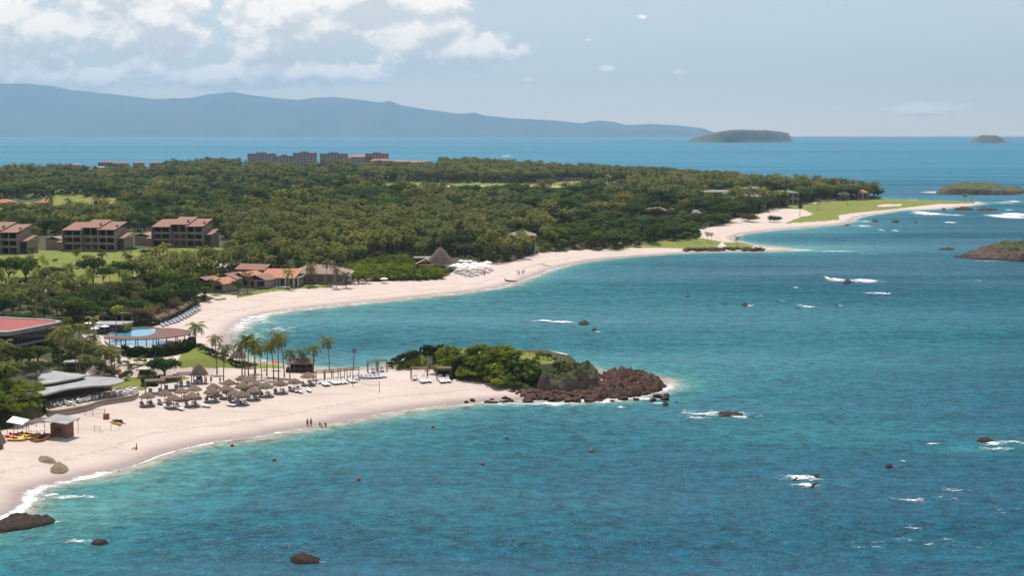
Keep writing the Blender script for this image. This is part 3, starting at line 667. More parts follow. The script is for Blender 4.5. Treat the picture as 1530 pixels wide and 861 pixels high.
fl = [(120, 811, 30, 4.5, .62), (155, 810, 22, 3, .5), (75, 782, 16, 3, .6), (470, 842, 26, 3, .35), (1340, 698, 20, 2.6, .6), (1350, 690, 8, 1.5, .4), (1192, 715, 46, 5.5, .95), (1205, 726, 30, 4.5, .85), (1480, 664, 34, 6, .8), (1515, 662, 30, 4, .8), (1490, 672, 45, 5, .5),
      (1395, 664, 12, 2, .5), (1068, 620, 88, 7, .72), (1045, 626, 30, 3, .6), (1105, 623, 40, 4, .6), (985, 603, 22, 3, .7), (1020, 581, 24, 3, .55), (928, 609, 10, 3, .7), (820, 605, 80, 4.5, .75), (900, 602, 60, 4, .75), (960, 597, 40, 4, .6), (760, 604, 60, 3.5, .65), (700, 606, 40, 2, .4),
      (838, 482.5, 30, 1.5, 1.2), (812, 481, 26, 1.2, 1.2), (893, 496, 9, 1.3, .6), (908, 482, 8, 1, .5), (963, 490, 6, 1, .5),
      (1250, 419, 20, 3.5, 1.2), (1290, 420, 40, 4, 1.0), (1236, 416, 5, 3, 1.3), (1310, 438.5, 32, 2, .8), (1325, 439, 12, 1.8, 1.0), (1190, 430.5, 7, 1.6, .9), (1205, 459, 17, 1.6, 1.0), (1197, 456, 14, 1.2, .6), (1170, 450, 12, 1, .5), (1118, 457, 14, 1.2, .6), (1255, 457, 8, 1, .7), (1462, 420, 10, 1.5, .5),
      (1250, 376, 60, 1.6, .75), (1200, 374.5, 40, 1.5, .8), (1300, 379, 40, 1, .4),
      (1505, 324, 34, 4.5, 1.4), (1520, 321, 30, 4, 1.4), (1390, 320, 34, 3.6, 1.2), (1378, 318, 20, 2.5, 1.2), (1425, 321.5, 24, 1.8, .8), (1420, 333, 14, 1.2, 1.2), (1290, 338, 20, 2.5, .8), (1317, 344, 4, 2, 1.1), (1338, 345, 8, 1.2, 1), (1293, 331, 16, 1.6, .7), (1515, 301, 14, 1.8, 1.1), (1500, 303, 26, 1.5, .8), (1508, 314, 8, 1.2, 1), (1520, 290, 22, 1.2, 1.2), (1480, 390.5, 40, 1, .6),
      (105, 744, 44, 5, .75), (70, 742, 30, 6, .7), (1400, 745, 40, 7, .32), (1435, 735, 40, 6, .30), (1390, 810, 60, 9, .30), (1450, 822, 24, 5, .36), (1370, 790, 30, 5, .30), (1500, 760, 40, 8, .25), (1360, 748, 40, 5, .3), (1300, 815, 60, 6, .22),
      (420, 492, 46, 6, .5), (375, 505, 34, 9, .6), (400, 482, 30, 4, .5), (760, 427, 30, 2.4, .6), (820, 404, 14, 2, .9), (800, 412, 16, 2, .7), (660, 441, 40, 1.4, .8)]
for i, t_ in enumerate(fl): foam(*t_, seed=i*3+1, height_=(.5 if t_[4] > 1.1 else .12 if t_[4] > .7 else .0), z=.05+.012*(i % 7))
def shore_foam(i0, i1, win, wout, amp, z=.035, seed=0):
    """swash line following a stretch of the shoreline"""
    pts = SHORE[i0:i1]; n = len(pts); V = []; C = []
    nn = []
    for i in range(n):
        a = pts[max(0, i-1)]; b = pts[min(n-1, i+1)]; d = Vector((b[0]-a[0], b[1]-a[1])).normalized(); nn.append(Vector((d.y, -d.x)))
    T = [-1, -.6, -.3, 0, .3, .6, 1]
    for i in range(n):
        wv_ = .5+1.1*float(vn(i*.16+seed, seed))
        end = min(1, i/6, (n-1-i)/6)
        for t in T:
            off = (t*(wout if t > 0 else win))*wv_
            s0 = amp*(1-abs(t)**1.4)*(.55+.9*float(vn(i*.11+seed*2, 7)))*end+(.0 if end > 0 else -1)
            p = pts[i]; V.append((p[0]+nn[i].x*off, p[1]+nn[i].y*off, z+max(0, -t)*win*wv_*.09)); C.append(s0)
    o = link('swash_foam', npmesh('swash_foam', np.array(V), grid_faces(n, len(T)), M_FOAM, True, {'core': ('FLOAT', C)})); tag(o, kind='stuff')
nN = len(NEAR); K6 = 6
shore_foam(0, 10*K6, 1.4, 1.2, 1.0, seed=1); shore_foam(9*K6, 15*K6, .5, .5, 1.0, seed=9); shore_foam(14*K6, 24*K6, .8, .8, .42, seed=2); shore_foam(23*K6, 31*K6, 1.8, 2.6, .75, seed=3)
o0 = (nN+17)*K6
shore_foam(o0, o0+7*K6, 3.2, 5.0, .72, seed=4); shore_foam(o0+6*K6, o0+14*K6, 2.0, 2.6, .68, seed=5); shore_foam(o0+14*K6, o0+23*K6, 1.2, 1.2, .38, seed=6)
o1 = (nN+len(BACK))*K6
shore_foam(o1, len(SHORE)-2, 2.4, 3, .6, seed=8)
# ---------------------------------------------------------------- plants
M_TRUNK = simple('palm_bark', (.20, .155, .12), .9, .3, 3, .1, .15)
M_BARK = simple('grey_brown_bark', (.13, .10, .075), .95, .3, 2, .1)
F_PALM = foliage('palm_fronds', (.070, .100, .018), (.20, .20, .045), .25, .3, .02)
F_PALMY = foliage('yellow_green_fronds', (.19, .20, .03), (.30, .28, .05), .3, .15, .01)
F_DARK = foliage('dark_green_leaves', (.026, .052, .011), (.068, .108, .020), .2, .35, .02)
F_MID = foliage('mid_green_leaves', (.055, .092, .014), (.115, .165, .026), .25, .35, .025)
F_OLIVE = foliage('dry_olive_leaves', (.095, .08, .035), (.175, .145, .065), .25, .25, .015)
F_BRIGHT = foliage('bright_green_leaves', (.12, .165, .012), (.225, .265, .03), .3, .22, .02)
F_YEL = foliage('yellow_blossom', (.35, .27, .02), (.16, .17, .025), .25, .1, .01)
F_DRY = foliage('bare_twigs', (.15, .115, .085), (.22, .175, .13), .15, .15, .01)
def palm_crown(seed, R=2.6, nf=15, mat=F_PALM, droop=1.0):
    r = random.Random(seed); V = []; F = []
    for i in range(nf):
        az = 2.4*i+r.uniform(-.25, .25); t_ = (i+.5)/nf; e0 = 1.25-1.75*t_+r.uniform(-.15, .15); L = R*(1.15-.2*abs(t_-.4))*r.uniform(.88, 1.08)
        n = 9; pts = []; p = Vector((0, 0, 0)); e = e0
        for j in range(n+1):
            pts.append(p.copy()); dv = Vector((math.cos(az)*math.cos(e), math.sin(az)*math.cos(e), math.sin(e))); p = p+dv*L/n; e -= droop*.19*(1+.05*j)
        side = Vector((-math.sin(az), math.cos(az), 0))
        for j in range(n):
            a, b = pts[j], pts[j+1]; w0 = R*.022
            o = len(V); V += [a-side*w0, a+side*w0, b+side*w0, b-side*w0]; F.append((o, o+1, o+2, o+3))
            if j < 1: continue
            prof = math.sin(PI*min(1, (j+.8)/(n+.6)))**.6
            for sgn in (-1, 1):
                for h in (0, .5):
                    q = a.lerp(b, h); ln = R*.40*prof*r.uniform(.85, 1.15); d = (side*sgn*.72+(b-a).normalized()*.75+Vector((0, 0, -.28-r.uniform(0, .35)))).normalized()
                    w1 = (b-a)*.42; tip = q+d*ln
                    o = len(V); V += [q, q+w1, tip+w1*.45, tip]; F.append((o, o+1, o+2, o+3))
    for z in range(5):
        a = z*1.26; o = len(V); c = Vector((math.cos(a)*.16, math.sin(a)*.16, -.18)); s = .12
        V += [c+Vector((s, 0, 0)), c+Vector((0, s, 0)), c+Vector((-s, 0, 0)), c+Vector((0, -s, 0)), c+Vector((0, 0, s*1.3)), c+Vector((0, 0, -s*1.3))]
    me = bpy.data.meshes.new('crown'); me.from_pydata([tuple(v) for v in V], [], F); me.materials.append(mat); return me
def palm_trunk(h, lean, seed, r0=.17, mat=M_TRUNK):
    n = 8; pts = []; rad = []
    for i in range(n+1):
        t = i/n; pts.append((lean*t*t, lean*.3*math.sin(t*2+seed), h*t)); rad.append(r0*(1.25 if i == 0 else 1-.4*t))
    m = MB(); m.path(pts, rad, 7); return m.mesh('trunk', mat, True), Vector(pts[-1])
def leaf_crown(seed, rx, rz, zc, nleaf, size, mat, lobes=14, dens=.35, name='crown', flat=.0):
    g = np.random.default_rng(seed)
    L = []
    for i in range(lobes):
        a = g.uniform(0, 2*PI); q = math.sqrt(g.uniform(0, 1)); el = g.uniform(-.35, 1)
        L.append((rx*.68*q*math.cos(a), rx*.68*q*math.sin(a), zc+rz*.62*el*(1-.55*q), rx*g.uniform(.24, .46), rz*g.uniform(.34, .6)))
    L = np.array(L); w_ = L[:, 3]**2; idx = g.choice(lobes, nleaf, p=w_/w_.sum())
    d = g.normal(size=(nleaf, 3)); d /= np.linalg.norm(d, axis=1)[:, None]; d[:, 2] = np.where(d[:, 2] < -.35, -d[:, 2]*.6, d[:, 2])
    rr = g.uniform(0, 1, nleaf)**dens
    bump_ = 1+.22*np.sin(d[:, 0]*7+idx)*np.cos(d[:, 1]*6+idx*2)
    P = L[idx, :3]+d*np.stack([L[idx, 3]*rr*bump_, L[idx, 3]*rr*bump_, L[idx, 4]*rr*bump_], -1)
    P[:, 2] = np.maximum(P[:, 2], .1)
    nrm = d*.75+g.normal(size=(nleaf, 3))*.55+np.array([0, 0, .25]); nrm /= np.linalg.norm(nrm, axis=1)[:, None]
    t = np.cross(nrm, g.normal(size=(nleaf, 3))); t /= np.linalg.norm(t, axis=1)[:, None]+1e-9; b = np.cross(nrm, t)
    s = size*g.uniform(.55, 1.25, nleaf)[:, None]
    V = np.stack([P-t*s*.5, P-b*s*.32+nrm*s*.08, P+t*s*.5, P+b*s*.32], 1).reshape(-1, 3)
    F = np.arange(nleaf*4).reshape(-1, 4)
    return npmesh(name, V, F, mat), L
def tree_trunk(L, zc, r0=.22, mat=M_BARK):
    m = MB(); z1 = zc*.55
    m.path([(0, 0, -.3), (.08, .05, z1*.5), (.05, .1, z1)], [r0*1.3, r0, r0*.8], 7)
    for l in L[:9]:
        m.path([(.05, .1, z1), (l[0]*.45, l[1]*.45, z1+(l[2]-z1)*.6), (l[0]*.9, l[1]*.9, l[2])], [r0*.6, r0*.38, r0*.14], 5)
    return m.mesh('trunk', mat, True)
PALMS = []          # (crown mesh, trunk mesh, top point)
for i, (h, le) in enumerate(((8, .5), (9.6, -.7), (6.6, .25), (11, .9))):
    tr, tp = palm_trunk(h, le, i); PALMS.append((palm_crown(i+1, 2.8+.09*h, 13+i % 3, F_PALM, .82+.14*(i % 2)), tr, tp))
specs = {'D': [(31, 5.6, 2.7, 5.6, 1900, .62, F_DARK, 17), (32, 4.3, 3.0, 5.2, 1500, .6, F_DARK, 13), (33, 6.4, 2.5, 6.4, 2100, .62, F_MID, 20)],
         'R': [(34, 3.7, 2.9, 4.6, 1400, .55, F_MID, 12), (35, 3.2, 2.4, 4.0, 1200, .5, F_BRIGHT, 11)],
         'O': [(36, 4.2, 2.3, 3.9, 1500, .42, F_OLIVE, 13), (37, 3.7, 2.1, 3.6, 900, .36, F_DRY, 12), (38, 4.0, 2.4, 3.8, 1400, .48, F_MID, 12)],
         'S': [(39, 1.9, 1.4, .9, 520, .36, F_BRIGHT, 8), (40, 1.7, 1.2, .8, 480, .36, F_MID, 8)],
         'G': [(41, 1.7, 1.2, .8, 480, .34, F_DARK, 8)]}
LT = {}
for kd, ls in specs.items():
    LT[kd] = []
    for (sd0, rx, rz, zc, nl, sz, mt, lb) in ls:
        cme, L = leaf_crown(sd0, rx, rz, zc, nl, sz, mt, lb); LT[kd].append((cme, tree_trunk(L, zc, .22 if kd not in 'SG' else .06)))
def put_palm(loc, sc, rz, label, group=None, var=0, crown=None, name='palm_tree'):
    cr, tr, tp = PALMS[var]
    t = thing(name, label, 'palm tree', loc, rz, group); t.scale = (sc, sc, sc)
    link('trunk', tr, t); link('crown', crown or cr, t, tp); return t
def put_tree(kd, var, loc, sc, rz, label, group=None, name='broadleaf_tree', cat='tree', zs=1.0):
    cr, tr = LT[kd][var % len(LT[kd])]
    t = thing(name, label, cat, loc, rz, group); t.scale = (sc, sc, sc*zs)
    link('crown' if kd not in 'SG' else 'foliage', cr, t); link('trunk' if kd not in 'SG' else 'stem', tr, t); return t
# clearings: building plots and lawns, as outlines of ground in the photo
CLEAR = [[(-60, 428), (-60, 366), (345, 362), (352, 398), (240, 407), (205, 420), (150, 428)],
 [(-80, 372), (-80, 355), (40, 355), (48, 372)], [(55, 376), (55, 352), (195, 352), (192, 378)], [(185, 374), (190, 348), (330, 346), (326, 372)],
 [(280, 445), (290, 420), (345, 415), (380, 412), (440, 409), (528, 410), (530, 425), (430, 433)],
 [(640, 405), (640, 384), (690, 384), (740, 395), (740, 415)], [(560, 424), (560, 408), (590, 408), (590, 424)],
 [(755, 378), (765, 360), (805, 360), (815, 378)],
 [(-60, 525), (-60, 478), (60, 478), (115, 492), (112, 525), (60, 535)],
 [(120, 548), (100, 520), (110, 490), (170, 486), (235, 488), (300, 490), (310, 548)],
 [(360, 256.5), (360, 243), (655, 243), (655, 260), (560, 260), (540, 256.5)],
 [(540, 291), (940, 290), (940, 275), (540, 273)],
 [(-30, 325), (180, 322), (180, 296), (-30, 298)], [(350, 292), (440, 292), (440, 279), (350, 279)],
 [(1050, 309), (1055, 294), (1188, 291), (1185, 308)], [(950, 334), (955, 312), (1015, 312), (1012, 327), (950, 327)],
 [(100, 261), (105, 249), (248, 247.5), (248, 259)],
 [(25, 640), (60, 548), (215, 548), (215, 640)]]
def wp(P): return W(P, 0)
zones = [
 ('thicket', [(517, 421), (517, 399), (560, 390), (600, 386), (640, 396), (668, 411), (655, 419), (600, 421)], {'S': 1}, 2.3, (1.1, 1.6), 'in the bright green thicket beside the thatched beach restaurant'),
 ('olive', [(140, 436), (200, 432), (330, 440), (326, 448), (300, 456), (262, 474), (215, 495), (180, 500), (120, 500), (95, 470)], {'O': .62, 'R': .12, 'D': .26}, 4.6, (.75, 1.1), 'in the olive brown grove behind the second beach'),
 ('left', [(-260, 432), (180, 430), (120, 500), (60, 508), (-260, 520)], {'P': .55, 'R': .2, 'D': .25}, 5.2, (.6, .85), 'in the mixed planting between the lawn and the red roofed building'),
 ('villa', [(180, 440), (200, 405), (350, 392), (540, 384), (540, 430), (350, 446)], {'P': .85, 'R': .15}, 5.6, (.75, 1.0), 'among the villas with tiled roofs'),
 ('belt', [(330, 398), (330, 333), (800, 330), (835, 374), (800, 378), (765, 392), (690, 394), (672, 405), (560, 392), (420, 394)], {'P': .80, 'D': .12, 'O': .08}, 5.2, (.72, 1.25), 'in the dense palm belt behind the second beach'),
 ('scrub', [(800, 379), (765, 372), (830, 345), (960, 334), (1088, 328), (1084, 335), (1045, 347), (1046, 353), (990, 361), (930, 371), (860, 374)], {'D': .5, 'R': .4, 'O': .1}, 5.4, (.6, .95), 'in the coastal wood behind the long curve of beach'),
 ('right', [(1080, 334), (1100, 300), (1150, 288), (1345, 287), (1345, 297), (1230, 300), (1165, 312), (1130, 316), (1095, 327)], {'P': .6, 'D': .4}, 6, (1.0, 1.5), 'in the trees around the golf point'),
 ('far palms', [(540, 292), (540, 238), (1400, 238), (1400, 305), (1000, 305), (900, 296)], {'P': .66, 'D': .26, 'R': .08}, 7.0, (1.0, 1.45), 'in the far palm belt along the open sea'),
 ('far left', [(-400, 320), (-400, 238), (560, 238), (560, 290), (330, 300), (120, 305)], {'P': .34, 'D': .34, 'R': .24, 'O': .08}, 7.4, (.7, 1.5), 'in the far woods toward the long hotel'),
 ('apart', [(-400, 366), (-400, 318), (120, 318), (340, 332), (340, 366)], {'P': .42, 'D': .22, 'R': .30, 'O': .06}, 6.0, (.6, 1.15), 'in the woods behind the apartment blocks'),
 ('forest', [(-900, 480), (-900, 240), (1500, 240), (1500, 480)], {'D': .42, 'R': .32, 'O': .12, 'P': .14}, 6.6, (.6, 1.6), 'in the dense wood in the middle of the land'),
]
cand = {'P': [], 'D': [], 'R': [], 'O': [], 'S': []}
done = None
for zi, (zn, P, kinds, sp, scr, lab) in enumerate(zones):
    y0 = unproj(0, min(900, max(p[1] for p in P)))[1]*.9; y1 = min(2600, unproj(0, max(252, min(p[1] for p in P)))[1]*1.02)
    # the ground stands above the sea, so outlines are tested on the true ground height
    xs = np.array([p[0] for p in P]); x0 = (max(xs.min(), -330)-CX)/FP*y1; x1 = (min(xs.max(), 1500)-CX)/FP*y1
    if x0 > 0: x0 = (xs.min()-CX)/FP*y0*.9
    if x1 < 0: x1 = (xs.max()-CX)/FP*y0*.9
    gx, gy = np.meshgrid(np.arange(x0, x1, sp), np.arange(y0, y1, sp)); gx = (gx+rng.uniform(-.48, .48, gx.shape)*sp).ravel(); gy = (gy+rng.uniform(-.48, .48, gy.shape)*sp).ravel()
    px0 = CX+gx/gy*FP; m_ = (px0 > -330) & (px0 < 1500); gx, gy = gx[m_], gy[m_]
    gz = ground_z(gx, gy); px, py = proj(gx, gy, gz)
    ok = inpoly(px, py, P) & (gz > 1.3) & inpoly(px, py, FOREST)
    for j in range(zi): ok &= ~inpoly(px, py, zones[j][1])
    for Cc in CLEAR:
        if zn != 'thicket': ok &= ~inpoly(px, py, Cc)
    if zn in ('forest', 'far left', 'apart', 'far palms'): ok &= ~((fbm(gx/70, gy/90, 3, 20) > .585) & (gy > 720) & (py < 305))
    gx, gy, gz, px, py = (a[ok] for a in (gx, gy, gz, px, py))
    ks = list(kinds); cl = vn(gx/28, gy/45, 31+zi)*.6+rng.uniform(0, 1, len(gx))*.4      # species grow in drifts
    q = np.argsort(np.argsort(cl))/max(1, len(cl)); cum = np.cumsum([kinds[a] for a in ks]); ki = np.searchsorted(cum, q*.9999)
    for i in range(len(gx)):
        kd = ks[min(ki[i], len(ks)-1)]; cand[kd].append((gy[i], gx[i], gz[i], random.uniform(*scr), random.uniform(0, 6.28), random.randrange(6), zi))
KN = {'P': 'palm', 'D': 'tree', 'R': 'tree', 'O': 'tree', 'S': 'shrub'}
adj = {'D': 'dark green spreading tree', 'R': 'mid green rounded tree', 'O': 'low olive brown tree', 'S': 'bright green shrub'}
def inview(c):
    px = CX+c[1]/c[0]*FP; return -25 < px < 1555
allt = []
for kd in ('D', 'R', 'O'): allt += [(c, kd) for c in cand[kd]]
N_PALM, N_TREE, N_SHRUB = 250, 235, 22
rest = {}
pl = sorted([c for c in cand['P']], key=lambda c: (not inview(c), c[0]/c[3]))
for c in pl[:N_PALM]:
    z = zones[c[6]]; o = put_palm((c[1], c[0], c[2]-.1), c[3], c[4], 'coconut palm '+z[5], 'coconut palms '+z[5], c[5] % 4)
rest['P'] = pl[N_PALM:]
tl = sorted(allt, key=lambda c: (not inview(c[0]), c[0][0]/c[0][3]))
for c, kd in tl[:N_TREE]:
    z = zones[c[6]]; v = c[5] % len(LT[kd])
    a_ = adj[kd] if not (kd == 'O' and v == 1) else 'bare twiggy grey tree'
    if LT[kd][v][0].materials[0] is F_MID: a_ = 'mid green spreading tree'
    if LT[kd][v][0].materials[0] is F_BRIGHT: a_ = 'light green rounded tree'
    put_tree(kd, v, (c[1], c[0], c[2]-.1), c[3], c[4], a_+' '+z[5], 'trees '+z[5])
for kd in 'DRO': rest[kd] = [c for c, q in tl[N_TREE:] if q == kd]
sl = sorted(cand['S'], key=lambda c: c[0])
for c in sl[:N_SHRUB]:
    put_tree('S', c[5], (c[1], c[0], c[2]-.1), c[3], c[4], 'bright green shrub '+zones[c[6]][5], 'shrubs '+zones[c[6]][5], 'shrub', 'shrub')
rest['S'] = sl[N_SHRUB:]
def scatter_stuff(name, pts, variants, lab):
    """woods too dense to count: one object; trees are grown on its points from the same crowns and trunks"""
    if not pts: return
    me = bpy.data.meshes.new(name); me.vertices.add(len(pts)); A = np.array([(c[1], c[0], c[2]-.1, c[3], c[4], c[5] % len(variants)) for c in pts], np.float32)
    me.vertices.foreach_set('co', A[:, :3].ravel().copy())
    for nm, col, ty in (('scl', 3, 'FLOAT'), ('rot', 4, 'FLOAT'), ('var', 5, 'INT')):
        at_ = me.attributes.new(nm, ty, 'POINT'); at_.data.foreach_set('value', A[:, col].astype(np.int32 if ty == 'INT' else np.float32).copy())
    o = link(name, me); tag(o, kind='stuff')
    ng = bpy.data.node_groups.new(name, 'GeometryNodeTree'); ng.interface.new_socket('Geometry', in_out='INPUT', socket_type='NodeSocketGeometry'); ng.interface.new_socket('Geometry', in_out='OUTPUT', socket_type='NodeSocketGeometry')
    N = ng.nodes; gi = N.new('NodeGroupInput'); go = N.new('NodeGroupOutput'); jn = N.new('GeometryNodeJoinGeometry')
    m2p = N.new('GeometryNodeMeshToPoints'); ng.links.new(gi.outputs[0], m2p.inputs[0])
    def nat(nm, ty):
        a = N.new('GeometryNodeInputNamedAttribute'); a.data_type = ty; a.inputs[0].default_value = nm; return a.outputs[0]
    rot = N.new('ShaderNodeCombineXYZ'); ng.links.new(nat('rot', 'FLOAT'), rot.inputs[2])
    for vi, objs in enumerate(variants):
        cmp_ = N.new('FunctionNodeCompare'); cmp_.data_type = 'INT'; cmp_.operation = 'EQUAL'; ng.links.new(nat('var', 'INT'), cmp_.inputs[2]); cmp_.inputs[3].default_value = vi
        for ob in objs:
            oi = N.new('GeometryNodeObjectInfo'); oi.inputs['Object'].default_value = ob; oi.inputs['As Instance'].default_value = True; oi.transform_space = 'ORIGINAL'
            ip = N.new('GeometryNodeInstanceOnPoints'); ng.links.new(m2p.outputs[0], ip.inputs['Points']); ng.links.new(cmp_.outputs[0], ip.inputs['Selection'])
            src = oi.outputs['Geometry']
            if ob.location.length > 0:
                tf = N.new('GeometryNodeTransform'); ng.links.new(src, tf.inputs[0]); tf.inputs['Translation'].default_value = ob.location; src = tf.outputs[0]
            ng.links.new(src, ip.inputs['Instance']); ng.links.new(rot.outputs[0], ip.inputs['Rotation']); ng.links.new(nat('scl', 'FLOAT'), ip.inputs['Scale'])
            ng.links.new(ip.outputs[0], jn.inputs[0])
    ng.links.new(jn.outputs[0], go.inputs[0]); md = o.modifiers.new('scatter', 'NODES'); md.node_group = ng; return o
def find(mesh):
    for o in COL.objects:
        if o.data is mesh: return o
def objs_of(meshes):
    return [x for x in (find(m_) for m_ in meshes) if x is not None]
scatter_stuff('palm_wood', rest['P'], [objs_of(PALMS[i][:2]) for i in range(4)], '')
under = []
for kd in 'PDRO':
    for c in cand[kd]:
        if random.random() < (.8 if kd == 'P' else .4) and c[0] < 1500 and zones[c[6]][0] != 'left': under.append((c[0]+random.uniform(-2.5, 2.5), c[1]+random.uniform(-2.5, 2.5), c[2]-.3, random.uniform(1.0, 1.9), random.uniform(0, 6), random.randrange(6), 0))
scatter_stuff('undergrowth', under, [objs_of(t_) for t_ in LT['S']], '')
for kd, nm in (('D', 'dark_wood'), ('R', 'green_wood'), ('O', 'olive_wood'), ('S', 'scrub')):
    scatter_stuff(nm, rest[kd], [objs_of(t_) for t_ in LT[kd]], '')
print('TREES', {a: len(b) for a, b in cand.items()}, {a: len(b) for a, b in rest.items()})
# ---------------------------------------------------------------- buildings
M_TILE = simple('terracotta_roof_tiles', (.30, .165, .12), .85, .3, 1.2, .2, stripes=(0, 1.6, .22))
M_TILEO = simple('orange_roof_tiles', (.46, .205, .12), .85, .2, .6, .2, stripes=(0, 1.4, .2))
M_TILEB = simple('brown_roof_tiles', (.34, .235, .19), .9, .22, 1.0, .2, stripes=(0, 1.8, .2))
M_STUC = simple('beige_stucco', (.36, .29, .235), .9, .12, .7)
M_STUCP = simple('pinkish_stucco', (.33, .245, .205), .9, .15, .6)
M_WHITE = simple('off_white_plaster', (.68, .65, .60), .8, .1, 1)
M_GLASS = simple('dark_window_glass', (.018, .022, .028), .12, .3, .5, .6)
M_DARKW = simple('dark_wood', (.075, .05, .038), .8, .25, 2)
M_WOOD = simple('weathered_wood', (.24, .155, .11), .85, .25, 2, .2, .1, stripes=(0, 3, .3))
M_POST = simple('driftwood_posts', (.17, .115, .085), .85, .2, 3)
M_CONC = simple('grey_concrete', (.29, .275, .265), .85, .2, .4)
M_CONCL = simple('pale_concrete_roof', (.33, .32, .31), .8, .28, .35)
M_RED = simple('red_roof_coating', (.31, .06, .05), .7, .18, .5)
M_THATCH = simple('palm_thatch', (.215, .16, .115), .95, .4, 5, .1, .12)
M_THATCHD = simple('aged_palm_thatch', (.17, .125, .095), .95, .35, 4, .1)
M_POOL = simple('pool_water', (.10, .33, .46), .12, .12, .4, .5)
M_PAVE = simple('stone_paving', (.46, .38, .31), .9, .2, .8)
M_CANV = simple('white_canvas', (.78, .76, .73), .8, .08, 2)
M_CREAM = simple('cream_canvas', (.62, .53, .42), .8, .1, 2)
M_BLUEC = simple('pale_blue_and_shaded_white', (.38, .42, .50), .8, .12, 2)  # on loungers: white fabric with bluish shade put into its colour
M_STEEL = simple('grey_metal', (.3, .31, .32), .4, .1, 3, .5)
M_APT = simple('weathered_beige_stucco', (.29, .23, .19), .9, .2, .5)
M_HOTEL = simple('dusty_pink_stucco', (.50, .31, .235), .9, .15, .3)
M_SLATE = simple('grey_brown_shingle', (.27, .235, .215), .9, .2, .6, .2, stripes=(0, 1.2, .2))
def roof(kind, w, d, z, rise, ov=.6, th=.22):
    """tiled roof over a w x d plan, local x across and y away"""
    m = MB(); X = w/2+ov; Y0 = -ov; Y1 = d+ov
    if kind == 'shed': T = [((-X, Y0, z), (X, Y0, z), (X, Y1, z+rise), (-X, Y1, z+rise))]
    elif kind == 'gable': T = [((-X, Y0, z), (X, Y0, z), (X, d/2, z+rise), (-X, d/2, z+rise)), ((X, Y1, z), (-X, Y1, z), (-X, d/2, z+rise), (X, d/2, z+rise))]
    elif kind == 'side': T = [((-X, Y0, z), (0, Y0, z+rise), (0, Y1, z+rise), (-X, Y1, z)), ((X, Y1, z), (0, Y1, z+rise), (0, Y0, z+rise), (X, Y0, z))]
    elif kind == 'flat':
        return m.box(-X, X, Y0, Y1, z, z+th*1.4)
    else:
        r = min(X, (Y1-Y0)/2)*.98
        a, b = (-X+r, (Y0+Y1)/2, z+rise), (X-r, (Y0+Y1)/2, z+rise)
        T = [((-X, Y0, z), (X, Y0, z), b, a), ((X, Y1, z), (-X, Y1, z), a, b), ((X, Y0, z), (X, Y1, z), b), ((-X, Y1, z), (-X, Y0, z), a)]
    for t in T:
        n = len(t); o = [(p[0], p[1], p[2]-th) for p in t]
        m.add(list(t)+o, [tuple(range(n)), tuple(range(2*n-1, n-1, -1))]+[(i, n+i, n+(i+1) % n, (i+1) % n) for i in range(n)])
    return m
def house(px, py, w, d, h, rise, label, kind='hip', rz=0, wall=M_STUC, tile=M_TILE, cols=4, floors=1, name='house', cat='house', posts=False, group=None, chimney=False, zoff=0, porch=0):
    p = G(px, py); p.z += zoff
    t = thing(name, label, cat, p, rz, group)
    MB().box(-w/2, w/2, porch, d, -1.5, h).build('wall', wall, t)
    r_ = roof(kind, w, d, h+.02, rise).build('roof', tile, t)
    if chimney: MB().box(w*.2, w*.2+.9, d*.5, d*.5+.9, h-.2, h+rise+1.1).build('chimney', wall, r_)
    fh = h/floors; cw = w/cols
    for f in range(floors):
        for c in range(cols):
            x0 = -w/2+c*cw+cw*.16; x1 = -w/2+(c+1)*cw-cw*.16
            wi = MB().box(x0, x1, porch-.06, porch+.05, f*fh+fh*.22, f*fh+fh*.82).build('window', M_GLASS, t)
            MB().box(x0-.1, x1+.1, porch-.16, porch-.0, f*fh+fh*.12, f*fh+fh*.2).build('sill', wall, wi)
        if f: MB().box(-w/2-.3, w/2+.3, -.9+porch, porch-.003, f*fh-.15, f*fh+.75).build('balcony', wall, t)
    if posts:
        for c in range(cols+1):
            x = -w/2+c*cw*.999; MB().box(x-.16, x+.16, -.35, .0, -1, h-.05).build('post', M_WHITE, t)
    return t
